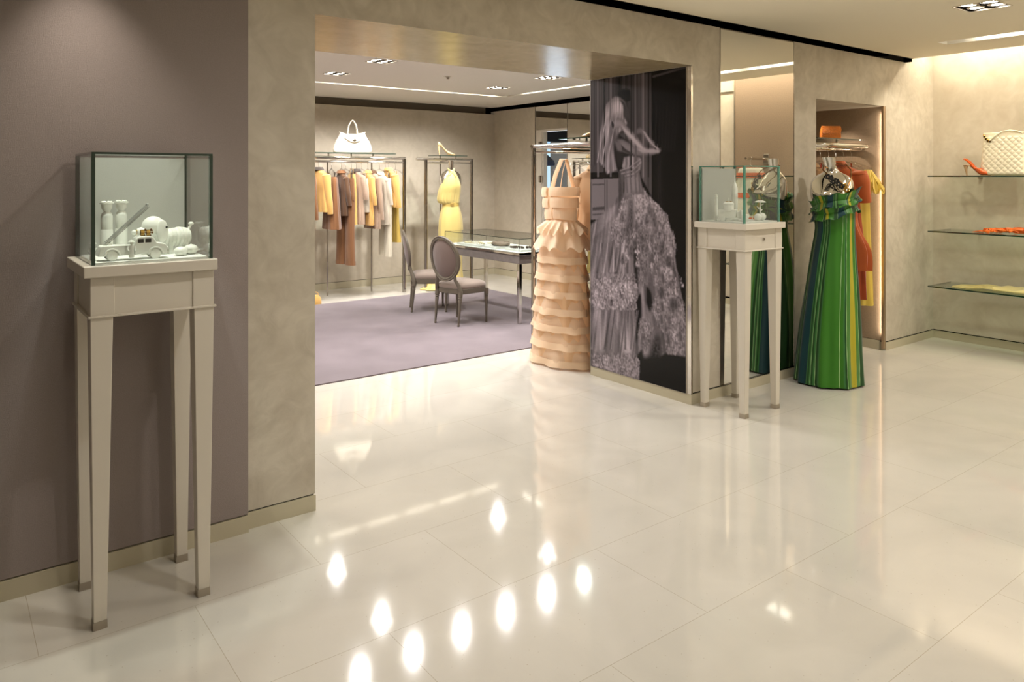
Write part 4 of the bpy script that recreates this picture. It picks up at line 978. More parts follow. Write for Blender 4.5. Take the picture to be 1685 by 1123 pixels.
# ------------------------------------------------------------------ busts and gowns
def bust(parent, z0, zt, m_, sc=1.0, neck_tilt=(0.0, 0.0), bumpy=0.055):
    """chrome torso from the waist z0 up to the neck top zt; front faces local -y"""
    H = zt - z0; q = MB(); R = []
    rows = [(0.0, .115, .085, 0, 0), (0.18, .125, .090, 0, 0), (0.36, .150, .105, 0, -.006), (0.50, .168, .112, 0, -.008), (0.62, .172, .095, 0, 0), (0.70, .160, .078, 0, .008), (0.755, .125, .062, 0, .012), (0.80, .075, .052, 0, .012), (0.84, .052, .048, 0, .010), (0.90, .047, .046, 0, .004), (1.0, .050, .047, 0, -.006)]
    for t, a, b, ox, oy in [tuple(v) for v in keyed(rows, 40)]:
        ring = []
        for k in range(48):
            th = 2 * PI * k / 48; x = a * math.cos(th); y = b * math.sin(th)
            if math.sin(th) < 0:
                for bx in (-0.072, 0.072):
                    y -= bumpy * math.exp(-((x - bx) / 0.045) ** 2 - ((t - 0.50) / 0.085) ** 2)
            ring.append((sc * (x + ox) + neck_tilt[0] * max(t - .8, 0), sc * (y + oy) + neck_tilt[1] * max(t - .8, 0), z0 + H * t))
        R.append(ring)
    q.rings(R); return q.build('torso', m_, parent)
# yellow gown
r = thing('dress_form', 'chrome headless dress form wearing the yellow halter gown at the far wall', 'mannequin', (6.03, 9.42, 0), math.radians(-22))
bust(r, 1.16, 1.88, M_BUST, 0.92, bumpy=0.028)
q = MB(); q.cyl((0, 0, 0.02), (0, 0, 1.17), 0.014, 10); q.build('pole', M_CHROME, r)
q = MB(); q.lathe([(0.15, 0.0), (0.15, 0.008), (0.02, 0.014), (0.001, 0.02)], n=28); q.build('base', M_CHROME, r)
M_SILK = mat('pale_yellow_silk', rgb(212, 192, 118), 0.42, spec=0.4, sheen=0.3)
g = thing('evening_gown', 'pale yellow halter gown with a belt and a train on the chrome dress form', 'dress', (6.03, 9.42, 0), math.radians(-22))
q = MB(); cloth(q, [(1.735, .040, .060, 0.01, -.02, 0), (1.68, .070, .088, 0.01, -.022, .01), (1.60, .120, .115, 0, -.020, .02), (1.50, .155, .130, -.005, -.015, .025), (1.40, .168, .126, -.02, 0, .035), (1.30, .165, .112, -.03, 0, .05), (1.255, .150, .100, -.02, 0, .05), (1.235, .115, .088, 0, 0, .03)], n=110, m=34, seed=3, k1=7, k2=23); q.build('bodice', M_SILK, g)
q = MB(); q.tube([(-0.045, -0.095, 1.66), (0.0, -0.09, 1.70), (0.045, -0.05, 1.745), (0.045, 0.03, 1.765), (0.0, 0.055, 1.77), (-0.045, 0.03, 1.765), (-0.04, -0.05, 1.745), (0.01, -0.095, 1.70), (0.05, -0.115, 1.64)], [.024, .022, .016, .012, .012, .012, .016, .022, .024], 12, flat=.5); q.build('halter', M_SILK, g)
q = MB(); cloth(q, [(1.262, .124, .096, 0, 0, 0), (1.205, .126, .098, 0, 0, 0)], m=3); bo = q.build('belt', mat('gold_satin_belt', rgb(196, 170, 92), 0.4), g)
q = MB(); q.box(-0.02, 0.03, -0.108, -0.094, 1.21, 1.258); q.build('buckle', mat('dull_gold_buckle', rgb(190, 160, 90), .4, .6), bo, bevel=.004)
q = MB(); cloth(q, [(1.215, .122, .095, 0, 0, .02), (1.05, .165, .125, 0, 0, .03), (.85, .180, .135, 0, 0, .03), (.5, .175, .13, -.01, 0, .05), (.25, .20, .15, -.04, -.01, .08), (.06, .27, .20, -.09, -.03, .11), (.012, .33, .24, -.12, -.04, .10)], m=34, seed=5, k1=8); q.build('skirt', M_SILK, g)

# peach tiered gown on its hanger, facing the front room
GX, GY = 4.44, 5.065
M_PEA = sheer('peach_organza', rgb(248, 224, 194), 0.14); M_PEAT = sheer('peach_organza_tier', rgb(250, 226, 198), 0.34); M_PEAU = sheer('peach_lining', rgb(240, 204, 162), 0.10)
hanger('clear hanger holding the peach tiered gown on the rack by the poster', (GX + 0.03, GY - 0.01, 1.868), PI / 2, None, 0.21, 0.07)
g = thing('tiered_gown', 'floor-length peach organza gown with tiers and ruffled waist beside the poster', 'dress', (GX - 0.03, GY, 0), -PI / 2, None)
q = MB(); cloth(q, [(1.540, .205, .105, 0, 0, .01), (1.50, .205, .112, 0, 0, .015), (1.42, .195, .112, 0, 0, .015), (1.34, .172, .100, 0, 0, .02), (1.26, .158, .092, 0, 0, .02)], m=14, seed=2); q.build('bodice', M_PEAU, g)
def band(nm, z0, z1, a, b, tw, x0=-PI, x1=0, off=0.012, dz=0.0):
    q = MB(); R0 = []; 
    for k in range(25):
        th = lerp(x0, x1, k / 24); ca, sa = math.cos(th), math.sin(th); o = off * math.sin(PI * k / 24) + 0.004
        zz = dz * (k / 24 - .5)
        R0.append([((a + o) * ca, (b + o) * sa, z1 + zz), ((a + o + .008) * ca, (b + o + .008) * sa, (z0 + z1) / 2 + zz), ((a + o + .002) * ca, (b + o + .002) * sa, z0 + zz), ((a - .004) * ca, (b - .004) * sa, z0 + .01 + zz), ((a - .004) * ca, (b - .004) * sa, z1 + zz)])
    q.rings(R0, True, True); return q.build(nm, M_PEA, g)
band('folded_band', 1.475, 1.555, .207, .116, 0, -1.75, 0.15, .020)
band('folded_band', 1.465, 1.548, .207, .116, 0, -PI - .15, -1.95, .016, 0.01)
band('folded_band', 1.375, 1.465, .199, .112, 0, -1.70, 0.1, .020)
band('folded_band', 1.370, 1.455, .199, .112, 0, -PI - .1, -1.85, .014)
band('folded_band', 1.270, 1.385, .180, .104, 0, -1.55, 0.05, .006, -.02)
band('folded_band', 1.265, 1.372, .180, .104, 0, -PI - .05, -1.62, .008, .02)
for sx in (-0.025, ):
    q = MB(); q.tube([(-0.012, -.105, 1.54), (-0.008, -.07, 1.66), (0.012, -.015, 1.80), (0.02, .03, 1.80), (0.04, .10, 1.54)], 0.030, 8, flat=.14); q.build('strap', M_PEAU, g)
q = MB(); q.tube([(0.10, -.105, 1.54), (0.075, -.06, 1.68), (0.05, -.01, 1.765)], 0.006, 6, flat=.5); q.build('strap', M_PEAU, g)
def ruffle(nm, parent, m_, z0, z1, a0, b0, a1, b1, k, am, seed, cx=0, cy=0, n=220, m=9, colf=None, tilt=0.0, bias=0.0):
    q = MB(); R = []; cols = []
    for i in range(m):
        t = i / (m - 1); ring = []
        for j in range(n):
            th = 2 * PI * j / n
            wv = math.sin(k * th + seed + 0.8 * math.sin(2 * th + seed)) * 0.65 + 0.35 * math.sin((k * 1.7) * th // 1 * 0 + (k + 3) * th + 2.3 * seed)
            aa = lerp(a0, a1, t) * (1 + am * t * wv); bb = lerp(b0, b1, t) * (1 + am * 1.3 * t * wv)
            x = cx + aa * math.cos(th); y = cy + bb * math.sin(th)
            z = lerp(z0, z1, t) + tilt * x + t * bias * 0.02 * math.sin(k * th * 2 + seed)
            ring.append((x, y, z))
            if colf: cols.append(colf(th, t))
        R.append(ring)
    q.rings(R, False, False)
    return q.build(nm, m_, parent, cols=np.array(cols) if colf else None)
ruffle('waist_ruffle', g, M_PEA, 1.272, 1.165, .160, .095, .255, .185, 9, .10, 1.0, bias=1.4)
ruffle('peplum', g, M_PEA, 1.255, 1.020, .160, .095, .300, .215, 6, .12, 2.2, bias=1.0)
q = MB(); cloth(q, [(1.25, .150, .09, 0, 0, .02), (1.0, .24, .15, 0, 0, .05), (.6, .29, .18, 0, 0, .06), (.06, .33, .20, 0, 0, .08)], m=24, seed=4, k1=6); q.build('underskirt', M_PEAU, g)
zs = [1.05, 0.90, 0.755, 0.61, 0.465, 0.32, 0.175]
for i, z in enumerate(zs):
    a = lerp(.255, .335, i / 6); b = lerp(.165, .205, i / 6)
    to = ruffle('tier', g, M_PEAT, z + 0.02, z - 0.155, a * .90, b * .90, a * 1.08, b * 1.12, 6, .055, i * 1.37, bias=0.15)
    ruffle('hem_band', to, M_PEA, z - 0.100, z - 0.158, a * 1.035 + .005, b * 1.06 + .005, a * 1.085 + .005, b * 1.125 + .005, 6, .055, i * 1.37, bias=0.15, m=3)

# more clothes on the rack by the poster
GR = 'clothes behind the peach gown'; GHR = 'clear hangers behind the peach gown'
M_CAM = cmat('camel_cloth', rgb(176, 140, 102)); M_CAM2 = cmat('dark_camel_cloth', rgb(120, 88, 62))
for i, (x, kind, lb) in enumerate([(4.72, 'jk', 'camel jacket with a long sleeve'), (4.90, 'dk', 'dark brown jacket'), (5.08, 'long', 'long brown dress'), (5.26, 'jk2', 'beige jacket'), (5.44, 'dk2', 'tan coat')]):
    hanger('clear hanger of the ' + lb + ' on the rack by the poster', (x, 5.05, 1.868), PI / 2 + .06 * math.sin(i * 3), GHR, 0.215, 0.07)
    p = (x, 5.05)
    if kind == 'jk': jacket('jacket', 'camel jacket with a long sleeve hanging right behind the peach gown', 'jacket', (x, 4.97), PI / 2 + .10, GR, M_CAM, 1.72, 1.0, w=.215, sleeve=.66, seed=3, sw=.062)
    if kind == 'dk': jacket('jacket', 'dark brown jacket second behind the peach gown', 'jacket', p, PI / 2, GR, M_CAM2, 1.73, 0.95, w=.20, sleeve=.55, seed=4)
    if kind == 'long': simple('dress', 'long brown dress reaching low behind the peach gown', 'dress', p, PI / 2, GR, cmat('copper_cloth', rgb(150, 104, 66)), [(1.66, .16, .06, 0, 0, .02), (1.3, .17, .07, 0, 0, .04), (.9, .22, .09, 0, 0, .06), (.30, .27, .11, 0, 0, .09)], 3, (0.1, 1.64, 1.77))
    if kind == 'jk2': jacket('jacket', 'beige jacket fourth behind the peach gown', 'jacket', p, PI / 2, GR, M_CAM, 1.72, 1.05, w=.20, seed=6)
    if kind == 'dk2': jacket('coat', 'tan coat last on the rack behind the peach gown', 'coat', p, PI / 2, GR, M_TAU, 1.72, 0.8, w=.20, seed=7)

# green striped gown on a mirror-chrome dress form
DX, DY = 5.745, 3.27; DR = math.radians(-64)
r = thing('dress_form', 'mirror-chrome headless dress form wearing the green striped gown before the niche', 'mannequin', (DX, DY, 0), DR)
bo = bust(r, 1.20, 1.80, M_BUST, 0.94, (-0.12, -0.04)); bo.location = (-0.022, 0, 0)
q = MB(); q.cyl((0, 0, 0.02), (0, 0, 1.21), 0.015, 10); q.build('pole', M_CHROME, r)
q = MB(); q.lathe([(0.15, 0.0), (0.15, 0.008), (0.02, 0.014), (0.001, 0.02)], n=28); q.build('base', M_CHROME, r)
GRN = [rgb(54, 120, 26), rgb(22, 72, 24), rgb(6, 58, 66), rgb(60, 120, 60), rgb(178, 168, 40), rgb(150, 190, 130)]
rs = random.Random(11); SEQ = []
tpl = [(0.00, 1), (0.035, 5), (0.038, 1), (0.055, 5), (0.058, 2), (0.125, 3), (0.132, 1), (0.140, 3), (0.147, 5), (0.150, 1), (0.160, 3), (0.168, 5), (0.171, 1), (0.185, 3), (0.192, 0), (0.285, 5), (0.289, 0), (0.305, 3), (0.312, 1), (0.32, 5), (0.323, 0), (0.345, 3), (0.352, 4), (0.385, 0), (0.41, 5), (0.413, 1),
       (0.44, 2), (0.50, 3), (0.51, 1), (0.52, 3), (0.53, 5), (0.533, 1), (0.55, 0), (0.64, 5), (0.644, 1), (0.66, 3), (0.67, 4), (0.70, 0), (0.76, 1), (0.80, 5), (0.803, 2), (0.87, 3), (0.88, 1), (0.89, 5), (0.893, 0), (0.96, 5), (0.964, 3), (0.975, 1)]
def stripe(u):
    u = u % 1.0; c = 1
    for a, k in tpl:
        if u >= a: c = k
        else: break
    return GRN[c]
M_GRN = mat('green_striped_silk', rgb(50, 100, 40), 0.45, spec=0.35, attr='Col', sheen=0.15)
g = thing('striped_gown', 'long green striped strapless gown with a gathered ruffle at the bust', 'dress', (DX, DY, 0), DR)
def skirt_col(th, z): return stripe((th / (2 * PI) + 0.47) + 0.01 * math.sin(z * 3))
q = MB(); cc = []
cloth(q, [(1.40, .150, .150, 0, -.01, .01), (1.30, .150, .135, 0, 0, .02), (1.20, .150, .125, 0, 0, .02), (1.0, .172, .155, -.01, 0, .03), (.7, .205, .20, -.02, -.01, .035), (.35, .235, .235, -.035, -.02, .05), (.05, .258, .262, -.05, -.02, .065), (.014, .260, .263, -.05, -.02, .065)],
      n=420, m=40, seed=6, k1=9, k2=17, colf=skirt_col, ccol=cc)
for v in q.v:                                                    # the cloth rests against the wall instead of passing into it
    wy = DY + v.x * math.sin(DR) + v.y * math.cos(DR)
    if wy > 3.50:
        d = wy - (3.50 + 0.035 * (1 - math.exp(-(wy - 3.50) / 0.035))); v.x -= d * math.sin(DR); v.y -= d * math.cos(DR)
q.build('skirt', M_GRN, g, cols=np.array(cc))
def ruche(nm, parent, zc, a, b, hw, k, seed, off, tilt):
    """a gathered band: pinched along the middle, both edges waving in and out"""
    n = 460; m = 15; q = MB(); R = []; cols = []
    for i in range(m):
        t = -1 + 2 * i / (m - 1); ring = []
        for j in range(n):
            th = 2 * PI * j / n; ph = k * th + seed + 1.1 * math.sin(2 * th + seed) + 0.6 * math.sin(3 * th)
            w = math.sin(ph + (1.1 if t > 0 else -0.6)) * .6 + .4 * math.sin(1.7 * ph // 1 * 0 + (k + 5) * th + seed * 2)
            rr = 0.008 + 0.026 * abs(t) ** .7 + 0.012 * w * abs(t) ** 1.1
            zz = zc + hw * math.sin(t * 1.35) / .976 * (1 + .16 * math.sin(ph + seed)) + 0.010 * math.sin(3 * th + seed)
            x = (a + rr) * math.cos(th); y = -.01 + (b + rr) * math.sin(th)
            ring.append((x, y, zz + tilt * x)); cols.append(stripe(th / (2 * PI) * 1.6 + off + 0.010 * math.sin(ph) * t))
        R.append(ring)
    q.rings(R, False, False); return q.build(nm, M_GRN, parent, cols=np.array(cols))
ruche('bust_ruffle', g, 1.452, .158, .160, .052, 9, 1.2, 0.30, .26)
ruche('bust_ruffle', g, 1.372, .155, .150, .050, 8, 3.1, 0.55, .26)
q = MB(); cc = []
cloth(q, [(1.50, .165, .168, 0, -.01, .02), (1.38, .160, .160, 0, -.01, .02)], n=300, m=5, seed=6, colf=skirt_col, ccol=cc)
q.M = None
for i, v in enumerate(q.v): v.z += 0.20 * v.x
q.build('bodice', M_GRN, g, cols=np.array(cc))
n_ = thing('flower_necklace', 'bronze twig necklace with black enamel flowers on the mirror-chrome dress form', 'jewellery', (DX, DY, 0), DR)
q = MB(); q.tube([(-0.085, 0.02, 1.735), (-0.085, -0.06, 1.70), (-0.035, -0.105, 1.655), (0.045, -0.125, 1.61), (0.10, -0.13, 1.56)], 0.005, 6)
q.tube([(0.08, 0.03, 1.745), (0.12, -0.03, 1.70), (0.125, -0.09, 1.63), (0.10, -0.13, 1.57)], 0.005, 6); q.tube([(-0.06, 0.04, 1.74), (0, 0.07, 1.75), (0.08, 0.04, 1.745)], 0.005, 6)
q.build('twig', mat('bronze', rgb(120, 84, 44), 0.35, 0.8), n_)
for i in range(8):
    t = i / 7; c = Vector((lerp(-0.04, 0.095, t), -0.128 - 0.012 * math.sin(t * 3) , lerp(1.645, 1.55, t) + .012 * math.sin(i * 2.4)))
    q = MB()
    for k in range(5): q.ell(c + Vector((0.014 * math.cos(k * 1.257 + i), -0.002 - .004 * (k % 2), 0.014 * math.sin(k * 1.257 + i))), (0.010, 0.0035, 0.010), 8, 6)
    q.build('flower', M_BLK if i < 6 else M_GOLD, n_)

# clothes in the niche
GN = 'clothes in the lit niche'; GHN = 'clear hangers in the lit niche'
M_ORG = cmat('burnt_orange_silk', rgb(172, 82, 34), 0.55); M_ORD = cmat('dark_orange_silk', rgb(150, 60, 20), 0.55)
M_SEQ = mat('red_sequins', rgb(200, 50, 22), 0.3, spec=0.6, bump=1.0, bscale=120); M_TEA = cmat('teal_cloth', rgb(16, 62, 62), 0.6)
M_LEM = mat('lemon_taffeta', rgb(214, 186, 84), 0.4, spec=0.4)
NY = 3.76
nl = [(6.20, 'w', 'patterned blouse'), (6.36, 't', 'teal dress'), (6.50, 's', 'red sequined top'), (6.62, 'o', 'burnt orange dress'), (6.76, 'p', 'copper slip dress'), (6.90, 'y', 'lemon ruffled dress')]
for i, (x, k, lb) in enumerate(nl):
    hanger('clear hanger of the ' + lb + ' in the niche', (x, NY, 1.888), PI / 2 + .08 * math.sin(i * 2.2), GHN, 0.20, 0.07)
    p = (x, NY)
    if k == 'w': jacket('blouse', 'patterned blouse at the left of the niche, behind the chrome form', 'top', p, PI / 2, GN, mat('copper_brocade', rgb(190, 150, 110), 0.4, var=0.3, vscale=40), 1.74, 1.2, w=.19, sleeve=.4, seed=2)
    if k == 't': simple('dress', 'dark teal dress with a jewelled top behind the green gown', 'dress', p, PI / 2 - .1, GN, M_TEA, [(1.70, .14, .05, 0, 0, .02), (1.55, .18, .06, 0, 0, .03), (1.1, .19, .08, 0, 0, .05), (.6, .23, .10, 0, 0, .08), (.32, .26, .12, 0, 0, .1)], 3, (0.09, 1.68, 1.78))
    if k == 's': simple('top', 'red sequined top just left of the burnt orange dress', 'top', p, PI / 2, GN, M_SEQ, [(1.66, .15, .05, 0, 0, .02), (1.45, .18, .06, 0, 0, .05), (1.25, .19, .08, 0, 0, .10)], 4, (0.09, 1.64, 1.77))
    if k == 'o': jacket('dress', 'burnt orange short-sleeved dress in the middle of the niche', 'dress', (x, NY - .02), PI / 2 + .15, GN, M_ORG, 1.76, 0.80, w=.20, d=.085, sleeve=.26, seed=5, flare=1.45, buttons=False, sw=.075)
    if k == 'p': simple('dress', 'copper slip dress showing below the orange dress in the niche', 'dress', p, PI / 2, GN, M_ORD, [(1.62, .14, .05, 0, 0, .02), (1.3, .16, .06, 0, 0, .03), (.9, .20, .09, 0, 0, .05), (.52, .21, .10, 0, 0, .08)], 6, (0.09, 1.60, 1.77))
    if k == 'y':
        d_ = simple('dress', 'lemon yellow dress with a ruffled shoulder at the right of the niche', 'dress', p, PI / 2, GN, M_LEM, [(1.60, .15, .06, 0, 0, .04), (1.40, .17, .07, 0, 0, .05), (1.0, .18, .08, 0, 0, .05), (.45, .21, .10, 0, 0, .06)], 7)
        for j, (dx, z) in enumerate(((-.16, 1.66), (.12, 1.68), (-.20, 1.60))):
            ruffle('ruffle', d_, M_LEM, z + .05, z - .09, .03, .03, .10, .09, 7, .25, j * 1.9, cx=dx, n=90, bias=1.5)
